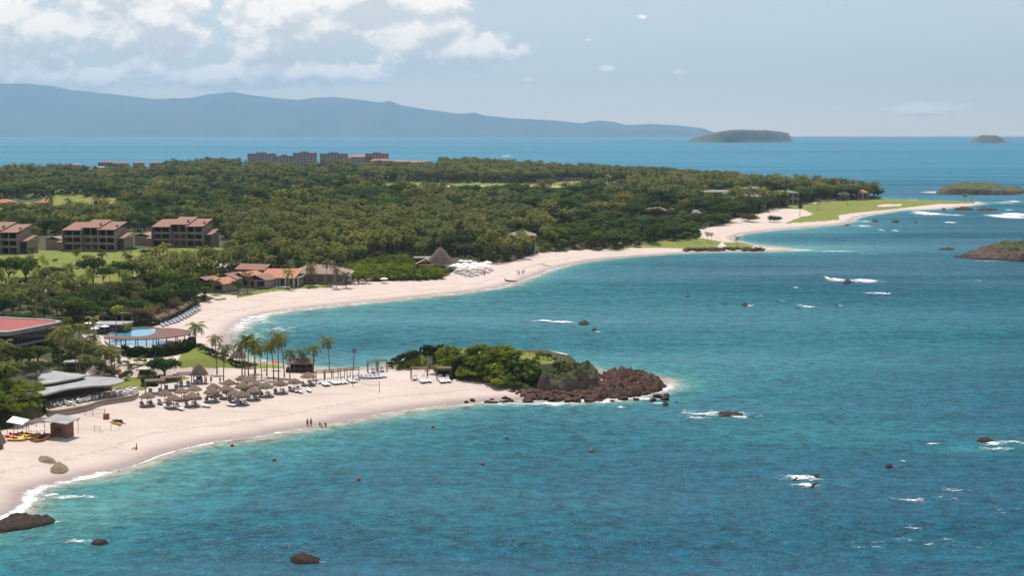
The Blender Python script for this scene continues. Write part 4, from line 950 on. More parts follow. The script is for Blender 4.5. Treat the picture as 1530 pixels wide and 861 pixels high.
def apartment(px, py, rz, label, right_wing=True):
    p = G(px, py); t = thing('apartment_block', label, 'apartment building', p, rz, 'three storey apartment blocks by the lawn'); t.scale = (.93, .93, .92); M_STUC = M_APT
    FH = 3.5
    segs = [(-14.5, -5.2, 10.6, 0.0), (-5.2, 3.6, 11.9, .9), (3.6, 12.2, 11.0, -.5)]
    for i, (x0, x1, H, yo) in enumerate(segs):
        MB().box(x0+.02, x1-.02, 3.0+yo, 14, -2, H-.02).build('wall', M_STUC, t)
        MB().box(x0+.2, x1-.2, 2.9+yo, 2.99+yo, .2, H-.6).build('glazing', M_GLASS, t)
        for f in range(3):
            z = f*FH
            MB().box(x0+.01, x1-.01, yo-.6, 2.98+yo, z-.25, z).build('floor_slab', M_STUC, t)
            if f or i != 1: MB().box(x0+.25, x1-.25, yo-.68, yo-.5, z+.003, z+(1.0 if f else .6)).build('balcony_parapet', M_STUC if f else M_STUCP, t)
        if i == 1:
            for f in (0, 1):
                for xx in (-3.6, .2):
                    wn_ = MB().box(xx, xx+2.1, yo+.1, yo+.26, f*FH+.9, f*FH+2.7).build('window', M_GLASS, t)
            MB().box(x0+.3, x1-.3, yo+.3, yo+2.9, 0.003, 2*FH-.3).build('wall', M_STUC, t)
        for xx in ((x0+x1)/2,):
            MB().box(xx-.2, xx+.2, yo-.5, yo-.1, .003, H-.3).build('column', M_STUCP, t)
        rf_ = roof('shed', x1-x0, 15.5, H, 3.0, .55, .3).xf(Matrix.Translation(((x0+x1)/2, yo-.8, 0))).build('roof', M_TILE, t)
        MB().box(x1-1.2, x1-.2, 4, 5.2, H, H+2.1).build('chimney', M_STUCP, rf_)
    for x in (-14.9, -5.2, 3.6, 12.2):
        MB().box(x-.3, x+.3, -1.1, 3.2, -2, 10.2 if abs(x) > 10 else 10.9).build('fin_wall', M_STUC, t)
    # lower wings
    MB().box(-18.5, -15.21, 1, 13, -2, 4.2).build('wing', M_STUCP, t); roof('shed', 3.6, 11, 4.22, 1.6, .3).xf(Matrix.Translation((-16.9, 1, 0))).build('wing_roof', M_TILE, t)
    MB().box(12.51, 16.2, 1.2, 13, -2, 6.6).build('wing', M_STUC, t); roof('shed', 3.8, 11, 6.62, 2.0, .3).xf(Matrix.Translation((14.4, 1.2, 0))).build('wing_roof', M_TILE, t)
    MB().box(12.9, 16.0, 1.1, 1.19, .6, 6.0).build('glazing', M_GLASS, t)
    if right_wing: MB().box(-27, -18.6, 6, 20, -2, 5.2).build('wing', M_STUCP, t); roof('side', 8.6, 14, 5.22, 1.3, .3).xf(Matrix.Translation((-22.9, 6, 0))).build('roof', M_TILEB, t)
    return t
apartment(138, 375, -.10, 'three storey beige apartment block with stepped tile roofs, middle of the three by the lawn')
apartment(270, 369, -.10, 'three storey beige apartment block with stepped tile roofs, rightmost of the three by the lawn')
apartment(-8, 380, -.10, 'beige apartment block cut by the left edge of the view')
# long hotel above the far trees
def hotel(px0, px1, ytop, fl, label, tile=None, base=247, dp=16, nm='hotel_block', gr='blocks of the long hotel above the far trees'):
    p = G((px0+px1)/2, base); s = mpp(p); w = (px1-px0)*s; h = (base-ytop)*s
    t = thing(nm, label, 'hotel', p, 0, gr)
    MB().box(-w/2, w/2, 0, dp, -2, h).build('wall', M_HOTEL, t)
    fh = h/fl; nc = max(2, int(w/6.0)); cw = w/nc
    for f in range(fl):
        for c in range(nc):
            MB().box(-w/2+c*cw+cw*.28, -w/2+(c+1)*cw-cw*.28, -.06, .2, f*fh+fh*.25, f*fh+fh*.72).build('window', M_GLASS, t)
        MB().box(-w/2-.2, w/2+.2, -1.3, -.063, f*fh-.2, f*fh+.5).build('balcony', M_HOTEL, t)
    if tile: roof('hip', w, dp, h, h*.16+1.5, 1.2, .4).build('roof', tile, t)
    else:
        r_ = MB().box(-w/2-.6, w/2+.6, -1.5, dp+.6, h, h+.9).build('roof', M_TILE, t)
        MB().box(-w*.18, w*.15, 3, 10, h+.9, h+3.4).build('stair_tower', M_STUCP, r_)
    return t
hotel(370, 411, 230, 5, 'leftmost block of the long hotel, grey brown and flat roofed')
hotel(412, 437, 233.5, 4, 'low linking block of the hotel, second from the left')
hotel(438, 472, 229, 5, 'tall flat roofed hotel block just left of the hotel middle')
hotel(449, 463, 235, 3, 'small orange roofed pavilion before the tall hotel block', M_TILEO, base=246.5, dp=10)
hotel(478, 519, 230, 5, 'flat roofed hotel block just right of the hotel middle')
hotel(546, 580, 230, 5, 'tall hotel block at the right behind orange roofs')
hotel(512, 528, 236, 3, 'small orange roofed hotel wing, left of the orange roofed wings', M_TILEO, base=246.5, dp=11)
hotel(524, 556, 234.5, 3, 'broad orange roofed hotel wing before the right tall block', M_TILEO, base=247, dp=16)
hotel(552, 584, 240, 2, 'low orange roofed hotel wing at the foot of the right tall block', M_TILEO, base=248, dp=16)
hotel(580, 612, 241.5, 2, 'low orange roofed row right of the hotel', M_TILEO, base=248, dp=14)
hotel(609, 643, 242.5, 2, 'low orange roofed row at the right end of the hotel', M_TILEO, base=248, dp=14)
# houses on the far left and among the woods
for i, (x, y, w, d, h, tl, wl, lab) in enumerate([
    (158, 252, 26, 16, 11, M_TILE, M_STUCP, 'long pinkish tile roofed house among the far left trees'),
    (178, 252.5, 24, 16, 10, M_TILE, M_STUCP, 'second of the pinkish roofed houses in the far left row'),
    (206, 251, 17, 12, 9, M_TILE, M_STUCP, 'small pinkish roofed house right of the far left row'),
    (232, 251, 20, 12, 9, M_TILE, M_STUCP, 'last pinkish roofed house of the far left row'),
    (113, 253, 16, 10, 8, M_CONC, M_WHITE, 'pale house at the left end of the far houses'),
    (150, 255, 20, 10, 5, M_STUC, M_WHITE, 'low white walled building before the far left row'),
    (4, 310, 13, 10, 3.5, M_TILEO, M_STUC, 'bright orange hip roof at the left edge'),
    (64, 310, 9, 8, 3.5, M_TILEO, M_STUC, 'small orange roof in the trees left of the apartment blocks'),
    (140, 325, 14, 10, 3.6, M_TILEO, M_STUC, 'wide orange roof behind the middle apartment block'),
    (154, 326, 8, 8, 3.2, M_TILEO, M_STUC, 'small orange roof touching the wide orange roof'),
    (327, 327, 8, 7, 3.6, M_TILEO, M_STUC, 'small orange roof right above the right apartment block'),
    (438, 343, 10, 8, 4.5, M_TILEO, M_STUC, 'orange roof peeking out of the palms at centre left'),
    (505, 334, 9, 8, 4.5, M_TILEO, M_STUC, 'orange roof peeking from the dark wood left of centre'),
    (574, 378, 10, 8, 5.5, M_TILEO, M_STUC, 'orange roof in the palms above the green thicket'),
    (808, 253, 16, 10, 9, M_TILEB, M_WHITE, 'pale house at the far shore among palms'),
    (904, 274, 14, 10, 7, M_TILEO, M_WHITE, 'white house with orange roof in the far palm belt'),
    (946, 276, 12, 10, 7, M_TILEO, M_WHITE, 'small orange roofed house in the far palm belt, right one'),
    (903, 292, 7, 6, 10, M_CONC, M_WHITE, 'left of two tiny white huts in the wood'),
    (918, 293, 7, 6, 10, M_CONC, M_WHITE, 'right of two tiny white huts in the wood'),
    (1023, 288, 26, 14, 11, M_TILEB, M_STUC, 'brown roofed house above the grey modern complex'),
    (1262, 299, 8, 8, 5, M_TILEB, M_STUC, 'tan hut among the palms of the golf point'),
    (1289, 299, 9, 7, 6.5, M_TILEO, M_STUC, 'orange roofed house among the palms of the golf point'),
    (1214, 296, 9, 8, 9, M_TILEO, M_STUC, 'small orange roof left of the golf point trees'),
    (1040, 328, 8, 6, 4, M_CONC, M_WHITE, 'low white roofed pavilion below the grey modern complex')]):
    house(x, y, w, d, h, 2.4, lab, 'hip' if h > 3.4 else 'gable', 0, wl, tl, max(2, int(w/4)), 1)
# tan compound with broken roofs
for (x, y, w, d, h, kd, lab) in [(973, 331, 10, 8, 6.5, 'side', 'left gabled tan building of the compound left of the dry bush'), (984, 332, 11, 8, 7.5, 'hip', 'middle tan building of the compound left of the dry bush'), (997, 330, 9, 8, 7.5, 'hip', 'right tan building of the compound left of the dry bush')]:
    house(x, y, w, d, h, 2.2, lab, kd, 0, M_STUC, M_TILE, 3, 2)
# grey modern complex
for (x, y, w, d, h, fl, lab) in [(1076, 307, 28, 14, 13, 2, 'left block of the grey flat roofed modern complex'), (1104, 308, 26, 14, 12, 2, 'middle block of the grey flat roofed modern complex'), (1091, 313, 20, 8, 9, 2, 'lower front block of the grey modern complex'),
     (1124, 315, 20, 9, 13, 3, 'tall front block of the grey modern complex'), (1125, 304, 20, 12, 15, 2, 'rear block of the grey modern complex'), (1150, 308, 22, 14, 11, 2, 'right block of the grey modern complex'), (1172, 306, 22, 14, 12, 2, 'rightmost pale roofed block of the grey modern complex')]:
    house(x, y, w, d, h*.8, 1.6, lab, 'hip', -.08, M_STUC, M_SLATE, 5, fl, group='grey flat roofed blocks of the modern complex')
# villas by the second beach
vl = [(300, 432, 9, 7, 2.8, 1.6, 'side', -.5, M_TILE, 'leftmost villa wing with a pink tile roof above the olive grove', 2),
      (318, 435, 10, 8, 2.8, 1.8, 'side', -.5, M_TILEO, 'villa wing with an orange tile slope beside the olive grove', 2),
      (337, 429, 10, 9, 3.2, 1.8, 'side', -.45, M_TILE, 'villa wing with a long pink roof, third from the left', 2),
      (358, 428, 10, 10, 3.2, 2.0, 'side', -.45, M_TILEO, 'orange roofed villa wing behind a tall coconut palm', 2),
      (374, 418, 12, 9, 4.0, 1.8, 'gable', -.3, M_TILE, 'villa wing standing behind the white columned villa', 3),
      (382, 430, 9, 8, 3.0, 1.8, 'side', -.4, M_TILE, 'low villa wing just left of the white columned villa', 2)]
for (x, y, w, d, h, rs, kd, rz, tl, lab, c) in vl: house(x, y, w, d, h, rs, lab, kd, rz, M_STUC, tl, c, 1, 'villa', 'villa', group='villas with tiled roofs')
house(414, 428.5, 13, 11, 3.4, 2.3, 'villa with an orange brown roof and white columns facing the beach lawn', 'shed', -.12, M_STUC, M_TILEO, 4, 1, 'villa', 'villa', True, porch=1.5)
house(432, 428.5, 7, 8, 3.2, .5, 'low flat roofed annex right of the white columned villa', 'flat', -.12, M_STUC, M_CONC, 2, 1, 'villa', 'villa', True, porch=1.5)
t = thing('terrace', 'pale stone terrace before the white columned villa', 'terrace', G(409, 429.5), -.1); MB().box(-6.5, 6.5, -2.2, .6, -.6, .35).build('slab', M_CONCL, t); MB().box(-4.5, 3.5, -1.8, -.4, .353, .37).build('pool_surface', M_POOL, t)
house(472, 424, 22, 15, 3.8, 2.9, 'large beach villa with a broad brown roof among leaning palms', 'hip', -.05, M_STUCP, M_TILEB, 6, 1, 'villa', 'villa', chimney=True)
house(508, 424, 7, 9, 3.0, 1.2, 'low stone walled annex right of the large brown roofed villa', 'shed', -.05, M_STUC, M_CONC, 2, 1, 'villa', 'villa')
# two storey villa in the trees
house(780, 377, 13, 10, 8.2, 2.0, 'two storey beach villa with white columns in the trees', 'hip', 0, M_STUCP, M_TILEB, 5, 2, 'villa', 'villa', True)
house(763, 379, 5, 7, 4.4, 1.2, 'low side wing left of the two storey villa in the trees', 'flat', 0, M_STUCP, M_TILEB, 2, 1, 'villa', 'villa')
for (x, y, w, lab) in [(270, 487, 7, 'long pale roof half hidden in the grove left of the pool')]: pass
def slab(name, P, z0, z1, mat, parent=None):
    """a slab with an outline, world coordinates relative to its thing"""
    return MB().prism(P, z0, z1).build(name, mat, parent)
def rel(P, o): return [(a-o.x, b-o.y) for a, b in P]
def ell(cx, cy, rx, ry, n=40, z=0, a0=0, a1=2*PI): return W([(cx+rx*math.cos(a0+(a1-a0)*i/n), cy-ry*math.sin(a0+(a1-a0)*i/n)) for i in range(n)], z)
def ccw(P):
    A = sum(P[i][0]*P[(i+1) % len(P)][1]-P[(i+1) % len(P)][0]*P[i][1] for i in range(len(P))); return P if A > 0 else P[::-1]
# small roofs left of the grove and by the pool
house(176, 484, 9, 6, 3.0, .5, 'long pale flat roofed shelter under the trees above the pool', 'flat', 0, M_STUC, M_CONCL, 3)
house(167, 499, 8, 5, 2.4, .4, 'low grey flat roofed bar just above the pool', 'flat', 0, M_DARKW, M_CONCL, 3)
house(96, 447, 12, 6, 2.4, 1.1, 'pinkish long roof of a low house behind the left palms', 'gable', 0, M_STUC, M_TILE, 3)
house(138, 444, 9, 6, 2.4, 1.0, 'small pinkish roof right of the low house behind the left palms', 'gable', 0, M_STUC, M_TILE, 2)
house(112, 556, 4.2, 2.4, 2.2, .3, 'small white roofed kiosk below the two slender palms', 'flat', .1, M_DARKW, M_CONCL, 2)
house(215, 561, 2.0, 1.6, 1.5, .5, 'small cream roofed kiosk beside the big round tree', 'hip', 0, M_DARKW, M_CREAM, 2)
# red roofed building
zr = 9.9
P = ccw(W([(-80, 473), (0, 474), (60, 477), (90, 479.5), (92.5, 482), (15, 497), (-80, 499)], zr)); o = Vector((P[0][0], P[0][1], 0)); g0 = G(20, 520); o = Vector((g0.x, g0.y+8, 0))
t = thing('restaurant_building', 'modern building with a red roof top and concrete rim at the left edge', 'building', o)
R_ = rel(P, o); slab('roof', R_, zr-.9, zr-.12, M_CONC, t)
cx_ = sum(a for a, b in R_)/len(R_); cy_ = sum(b for a, b in R_)/len(R_)
inn = [(cx_+(a-cx_)*.90, cy_+(b-cy_)*.84) for a, b in R_]; rf_ = slab('roof_surface', inn, zr-.10, zr-.02, M_RED, t)
m = MB(); n = len(R_)
for i in range(n):
    a, b = R_[i], R_[(i+1) % n]; c_, d_ = inn[(i+1) % n], inn[i]; m.prism([a, b, c_, d_], zr-.118, zr+.15)
m.build('parapet', M_CONC, t)
w_ = [(cx_+(a-cx_)*.84, cy_+(b-cy_)*.70) for a, b in R_]; slab('glazed_wall', w_, 4.0, zr-.91, M_GLASS, t)
w2 = [(cx_+(a-cx_)*.88, cy_+(b-cy_)*.90-1.2) for a, b in R_]; slab('terrace_floor', w2, 5.6, 6.1, M_CONC, t); slab('wall', [(a*.95, b*.95) for a, b in w_], 1.5, 5.59, M_STUC, t)
for i in range(9):
    f = i/8; a, b = w2[-3], w2[-2]
    x = w2[4][0]*(f)+w2[5][0]*(1-f); y = w2[4][1]*f+w2[5][1]*(1-f); MB().box(x-.12, x+.12, y-.12, y+.12, 6.1, zr-.92).build('column', M_POST, t)
# curved roof beach restaurant
base = G(120, 598); o = Vector((base.x, base.y, 0)); zg = base.z
t = thing('beach_restaurant', 'open beach restaurant under sweeping pale grey roofs at lower left', 'restaurant', o)
def band(P, z0, z1, nm, mat, parent=t): return slab(nm, rel(ccw(P), o), z0, z1, mat, parent)
zr = zg+3.6
ra = crom([(58, 580), (72, 571), (100, 564.5), (130, 563), (165, 564), (183, 567.5), (183, 571), (165, 575.5), (135, 577), (100, 581.5), (66, 590), (57, 588)], 4)
band(W(ra, zr), zr-.35, zr, 'roof', M_CONCL)
rb = crom([(50, 566), (62, 555), (75, 553.5), (100, 557), (126, 560), (124, 563), (100, 568), (70, 573), (52, 574)], 4)
band(W(rb, zr+.8), zr+.45, zr+.8, 'roof', M_CONCL)
sl = crom([(66, 600), (72, 590), (110, 584), (150, 580), (168, 580), (166, 588), (130, 591), (90, 598)], 3)
band(W(sl, zg+.5), zg-.8, zg+.5, 'floor', M_PAVE)
for (x, y) in [(75, 600), (95, 595), (115, 591), (135, 589), (155, 587), (167, 586), (85, 585), (120, 580), (155, 577)]:
    c = Vector((*unproj(x, y, zg+.4), 0)); MB().tube((c.x-o.x, c.y-o.y, zg+.4), (c.x-o.x+.2, c.y-o.y, zr-.36), .13, .13, 8).build('post', M_POST, t)
band(W([(80, 590), (128, 583), (166, 580), (166, 584), (128, 587), (82, 594)], zg+.5), zg+.5, zg+1.7, 'bar_counter', M_WOOD)
band(W([(72, 588), (120, 577), (166, 573), (166, 575), (120, 580), (74, 592)], zg+.5), zg+.51, zr-.9, 'wall', M_DARKW)
# round hut with ragged roof
c = Vector((*unproj(49, 560, zg+1.5), zg+1.5)); t2 = thing('round_hut', 'round open hut with a pale ragged roof behind the beach restaurant', 'hut', c)
MB().lathe([(3.4, 2.7), (3.5, 2.9), (2.6, 3.3), (.2, 3.5)], 18).build('roof', M_THATCH, t2)
for i in range(8):
    a = i*PI/4; MB().tube((2.7*math.cos(a), 2.7*math.sin(a), -1.5), (2.7*math.cos(a), 2.7*math.sin(a), 2.85), .12, .12, 6).build('post', M_POST, t2)
MB().lathe([(2.2, -1.5), (2.2, 1.0)], 14).build('counter', M_DARKW, t2)
# terrace wall with tables
tp = crom([(68, 612), (70, 602), (112, 594), (166, 588), (172, 583), (190, 580), (204, 583.5), (207, 588), (198, 593), (172, 597), (150, 601), (128, 608), (95, 614), (74, 616)], 4)
tw = thing('terrace', 'curved stone edged dining terrace along the lower left beach', 'terrace', o)
Pw_ = rel(ccw(W(tp, zg+.55)), o); slab('paving', Pw_, zg-.9, zg+.5, M_PAVE, tw)
m = MB(); n = len(Pw_)
for i in range(n):
    a, b = Vector(Pw_[i]+(0,)), Vector(Pw_[(i+1) % n]+(0,)); d_ = (b-a); nn_ = Vector((-d_.y, d_.x, 0)).normalized()*.28
    if b.y < 14: m.prism([(a.x, a.y), (b.x, b.y), (b.x+nn_.x, b.y+nn_.y), (a.x+nn_.x, a.y+nn_.y)], zg+.2, zg+.85)
m.build('wall', M_STUC, tw)
def cafe_set(x, y, lab, i):
    c = Vector((*unproj(x, y, zg+.5), zg+.5)); t = thing('dining_set', lab, 'table and chairs', c, i*.7, 'white dining sets on the beach terrace')
    MB().box(-.5, .5, -.5, .5, .70, .76).build('tabletop', M_CANV, t); MB().tube((0, 0, 0), (0, 0, .70), .06).build('pedestal', M_STEEL, t)
    for a in range(4):
        m = MB().box(-.25, .25, -.25, .25, .38, .46); m.box(-.25, .25, .2, .27, .46, .95)
        for sx_ in (-.2, .2):
            for sy_ in (-.2, .2): m.tube((sx_, sy_, 0), (sx_, sy_, .38), .025, n=5)
        m.xf(Matrix.Rotation(a*PI/2, 4, 'Z')@Matrix.Translation((0, .85, 0))); m.build('chair', M_CANV, t)
for i, (x, y) in enumerate([(84, 608), (100, 604.5), (105, 606), (118, 602.5), (124, 601), (133, 599.5), (140, 597.5), (153, 594), (172, 593), (178, 592), (186, 590), (190, 586), (197, 588), (200, 585)]):
    cafe_set(x, y, 'white table and chairs on the curved terrace, %s from the left' % ORD[i], i)
# pool terrace
zp = 5.35
c = Vector((*unproj(218, 508, zp), 0)); o = c
tpool = thing('swimming_pool', 'oval terrace with two light blue infinity pools above the lawn', 'swimming pool', o)
def pb(P, z0, z1, nm, mat, par): return slab(nm, rel(ccw(P), o), z0, z1, mat, par)
pb(ell(222, 508.5, 66, 17.5, 48, z=zp), 2.0, zp, 'deck', M_PAVE, tpool)
pb(ell(197, 497.3, 37, 6.6, 36, z=zp), zp+.004, zp+.06, 'pool_water', M_POOL, tpool)
pb(ell(205, 512, 44, 5.6, 36, z=zp), zp+.004, zp+.06, 'pool_water', M_POOL, tpool)
m = MB(); E = rel(ell(222, 508.5, 66, 17.5, 48, z=zp), o); E2 = [(a*.975, b*.97) for a, b in E]
for i in range(48): m.prism(ccw([E[i], E[(i+1) % 48], E2[(i+1) % 48], E2[i]]), zp, zp+.35)
m.build('rim', M_CONC, tpool)
tpg = thing('pergola', 'crescent shaped brown slatted pergola sweeping round the pools', 'pergola', o)
zq = zp+3.0
cr_ = crom([(160, 503.2), (200, 504.2), (222, 502.5), (232, 498), (233, 493.5), (245, 491.5), (262, 492), (278, 494.5), (286, 498), (281, 501), (262, 504.5), (240, 507), (205, 508.6), (160, 507)], 4)
M_SLAT = simple('slatted_brown_timber', (.19, .105, .085), .85, .2, 2, .2, stripes=(0, 4, .5))
pb(W(cr_, zq), zq, zq+.22, 'slatted_roof', M_SLAT, tpg)
for (x, y) in [(163, 507), (172, 507.6), (187, 508.2), (202, 508.4), (218, 508), (233, 507.2), (248, 506), (262, 504), (275, 502), (283, 499.5), (264, 494), (248, 493.5), (236, 496), (228, 500.5), (205, 504.5), (180, 504.2)]:
    q = Vector((*unproj(x, y, zq), 0)); MB().tube((q.x-o.x, q.y-o.y+.3, zp), (q.x-o.x, q.y-o.y+.3, zq+.05), .13, .13, 6).build('post', M_POST, tpg)
def hedge(name, path, hw, h, mat, label, dens=100, sz=.34, cat='hedge', z=None, clump=.15):
    g = np.random.default_rng(int(abs(path[0][0]*13)) % 9999); Pp = []; 
    segs = [(Vector(path[i]), Vector(path[i+1])) for i in range(len(path)-1)]
    c0 = Vector(path[0])
    for a, b in segs:
        L = (b-a).length; n = int(L*dens*max(1, hw)*max(1, h)); d_ = (b-a).normalized() if L else Vector((1, 0, 0)); nr = Vector((-d_.y, d_.x, 0))
        for _ in range(n):
            t_ = g.uniform(0, 1); u = g.uniform(-1, 1); v = g.uniform(0, 1); k_ = g.integers(0, 3)
            if k_ == 0: v = 1-.1*g.uniform(0, 1)
            elif k_ == 1: u = -1+.12*g.uniform()
            else: u = 1-.12*g.uniform()
            p = a.lerp(b, t_)+nr*u*hw; bump_ = 1+clump*math.sin(p.x*1.7+p.y)*1.0
            Pp.append((p.x-c0.x, p.y-c0.y, p.z-c0.z+v*h*bump_))
    Pp = np.array(Pp); n = len(Pp); nrm = g.normal(size=(n, 3)); nrm[:, 2] += .5; nrm /= np.linalg.norm(nrm, axis=1)[:, None]
    t_ = np.cross(nrm, g.normal(size=(n, 3))); t_ /= np.linalg.norm(t_, axis=1)[:, None]; b_ = np.cross(nrm, t_); s_ = sz*g.uniform(.6, 1.3, n)[:, None]
    V = np.stack([Pp-t_*s_, Pp-b_*s_*.6, Pp+t_*s_, Pp+b_*s_*.6], 1).reshape(-1, 3)
    o_ = link(name, npmesh(name, V, np.arange(n*4).reshape(-1, 4), mat), loc=c0); tag(o_, label, cat); return o_
def gpath(P, z=None): return [G(x, y) if z is None else Vector((*unproj(x, y, z), z)) for x, y in P]
hedge('hedge', gpath([(186, 531), (205, 534), (230, 534), (255, 531), (275, 526), (287, 518)]), .9, 2.2, F_DARK, 'dark trimmed hedge curving below the pool terrace', 100)
hedge('hedge', gpath([(212, 577), (235, 577)]), .9, 1.7, F_DARK, 'short block of dark hedge on the lower lawn')
hedge('hedge', gpath([(230, 568), (270, 567)]), .6, .9, F_DARK, 'low dark hedge on the lawn behind the big round tree')
for i, (x, y) in enumerate([(196, 521), (204, 521.5), (212, 521.5), (221, 521.3), (230, 521), (239, 520.3), (248, 519), (257, 517.5), (264, 515.5), (270, 513.5)]):
    c = Vector((*unproj(x, y, zp), zp)); t = thing('sun_lounger', 'white sun lounger on the pool deck, %s from the left' % ORD[i], 'sun lounger', c, .5, 'loungers on the pool deck')
    MB().box(-.36, .36, -1.0, .4, .28, .40).build('seat', M_CANV, t); MB().add([(-.36, .4, .3), (.36, .4, .3), (.36, 1.0, .8), (-.36, 1.0, .8), (-.36, .4, .4), (.36, .4, .4), (.36, .94, .88), (-.36, .94, .88)], [(0, 3, 2, 1), (4, 5, 6, 7), (0, 1, 5, 4), (1, 2, 6, 5), (2, 3, 7, 6), (3, 0, 4, 7)]).build('backrest', M_CANV, t)
    MB().box(-.33, .33, -.9, -.8, 0, .28).box(-.33, .33, .3, .4, 0, .28).build('frame', M_STEEL, t)
# ---------------------------------------------------------------- beach furniture
random.seed(21)
def thatch_cone(R, h, seed, mat=M_THATCH, rag=.12, n=26, z0=0):
    r = random.Random(seed); m = MB(); vs = []; rings = [(1.0, 0), (.97, .05), (.7, .40), (.38, .76), (.12, .97), (.02, 1.0)]
    for (q, zz) in rings:
        for i in range(n):
            a = 2*PI*i/n; j = 1+(r.uniform(-rag, rag) if q > .9 else r.uniform(-.03, .03)); vs.append((R*q*j*math.cos(a), R*q*j*math.sin(a), z0+h*zz+(r.uniform(-.14, .05) if q > .9 else r.uniform(-.03, .03))))
    fs = [(k_*n+i, k_*n+(i+1) % n, (k_+1)*n+(i+1) % n, (k_+1)*n+i) for k_ in range(len(rings)-1) for i in range(n)]
    o = len(vs); vs.append((0, 0, z0+h*.45)); fs += [((i+1) % n, i, o) for i in range(n)]
    m.add(vs, fs)
    for i in range(n*2):      # loose palm ends hanging at the rim
        a = 2*PI*i/(n*2)+r.uniform(-.05, .05); L = r.uniform(.15, .4); c_, s_ = math.cos(a), math.sin(a); w_ = .12
        p = Vector((R*.96*c_, R*.96*s_, z0+.08)); q = Vector((R*1.08*c_, R*1.08*s_, z0-.05-L*.7)); t_ = Vector((-s_, c_, 0))*w_
        m.add([p-t_, p+t_, q+t_*.5, q-t_*.5], [(0, 1, 2, 3)])
    return m
def make_umbrella():
    t = thing('thatch_umbrella', 'x', 'beach umbrella'); thatch_cone(1.62, .95, 3, M_THATCH, .10, z0=1.9).build('canopy', M_THATCH, t)
    m = MB().tube((0, 0, -.2), (0, 0, 2.75), .07, .06, 8); m.build('pole', M_POST, t)
    MB().lathe([(.3, .55), (.3, .6)], 12).build('side_table', M_WOOD, t); return t
def make_lounger(mat):
    t = thing('sun_lounger', 'x', 'sun lounger')
    MB().box(-.36, .36, -1.25, .35, .30, .44).build('mattress', mat, t)
    MB().add([(-.36, .35, .3), (.36, .35, .3), (.36, 1.0, .78), (-.36, 1.0, .78), (-.36, .35, .44), (.36, .35, .44), (.36, .93, .9), (-.36, .93, .9)], [(0, 3, 2, 1), (4, 5, 6, 7), (0, 1, 5, 4), (1, 2, 6, 5), (2, 3, 7, 6), (3, 0, 4, 7)]).build('backrest', mat, t)
    m = MB()
    for x in (-.33, .33): m.box(x-.04, x+.04, -1.2, .45, .2, .298)
    for x in (-.33, .33):
        for y in (-1.05, .25): m.box(x-.04, x+.04, y-.04, y+.04, -.1, .2)
    m.build('frame', M_WOOD, t); return t
# ---------------------------------------------------------------- people
def skin_body(joints, edges, radii, name, mat):
    me = bpy.data.meshes.new(name); me.from_pydata(joints, edges, []); o = bpy.data.objects.new(name, me); COL.objects.link(o)
    md = o.modifiers.new('s', 'SKIN')
    for i, r in enumerate(radii): me.skin_vertices[0].data[i].radius = r if isinstance(r, tuple) else (r, r)
    me.skin_vertices[0].data[0].use_root = True
    o.modifiers.new('u', 'SUBSURF').levels = 1
    dg = bpy.context.evaluated_depsgraph_get(); m2 = bpy.data.meshes.new_from_object(o.evaluated_get(dg)); m2.name = name
    bpy.data.objects.remove(o); m2.materials.clear(); m2.materials.append(mat)
    m2.polygons.foreach_set('use_smooth', [True]*len(m2.polygons)); return m2
M_SKIN = simple('tanned_skin', (.32, .19, .13), .6, .06, 3); M_SKIN2 = simple('dark_skin', (.16, .09, .06), .6, .06, 3)
M_HAIR = simple('dark_hair', (.03, .022, .018), .7, .2, 8)
CLOTH = [simple('navy_cloth', (.03, .04, .09), .9), simple('red_cloth', (.4, .05, .05), .9), simple('white_cloth', (.7, .7, .7), .9), simple('black_cloth', (.02, .02, .022), .9), simple('blue_cloth', (.05, .15, .35), .9)]
POSE = {
 'standing': dict(hip=.93, lean=0, legs=[((.09, 0, .90), (.11, .02, .50), (.12, .05, .08), (.13, -.10, .03)), ((-.09, 0, .90), (-.12, -.02, .50), (-.13, .03, .08), (-.14, -.12, .03))], arms=[((.20, 0, 1.42), (.27, .02, 1.14), (.28, -.08, .88)), ((-.20, 0, 1.42), (-.27, .03, 1.14), (-.27, -.05, .88))]),
 'walking': dict(hip=.91, lean=-.03, legs=[((.09, 0, .88), (.10, -.20, .50), (.10, -.24, .08), (.10, -.40, .05)), ((-.09, 0, .88), (-.10, .08, .48), (-.10, .34, .13), (-.10, .22, .03))], arms=[((.20, 0, 1.40), (.25, .16, 1.14), (.25, .16, .90)), ((-.20, 0, 1.40), (-.25, -.12, 1.14), (-.24, -.26, .95))]),
 'sitting': dict(hip=.16, lean=.08, legs=[((.09, 0, .13), (.14, -.36, .42), (.13, -.66, .06), (.13, -.82, .04)), ((-.09, 0, .13), (-.16, -.40, .30), (-.15, -.76, .06), (-.16, -.92, .05))], arms=[((.20, .06, .66), (.28, .12, .40), (.24, -.12, .32)), ((-.20, .06, .66), (-.28, .24, .38), (-.28, .30, .10))]),
 'reclining': dict(hip=.14, lean=.42, legs=[((.09, 0, .12), (.11, -.40, .26), (.11, -.80, .06), (.11, -.92, .14)), ((-.09, 0, .12), (-.10, -.42, .10), (-.10, -.84, .06), (-.10, -.94, .16))], arms=[((.20, .34, .52), (.30, .20, .28), (.22, -.02, .22)), ((-.20, .34, .52), (-.30, .26, .26), (-.26, .02, .12))])}
BODY = {}
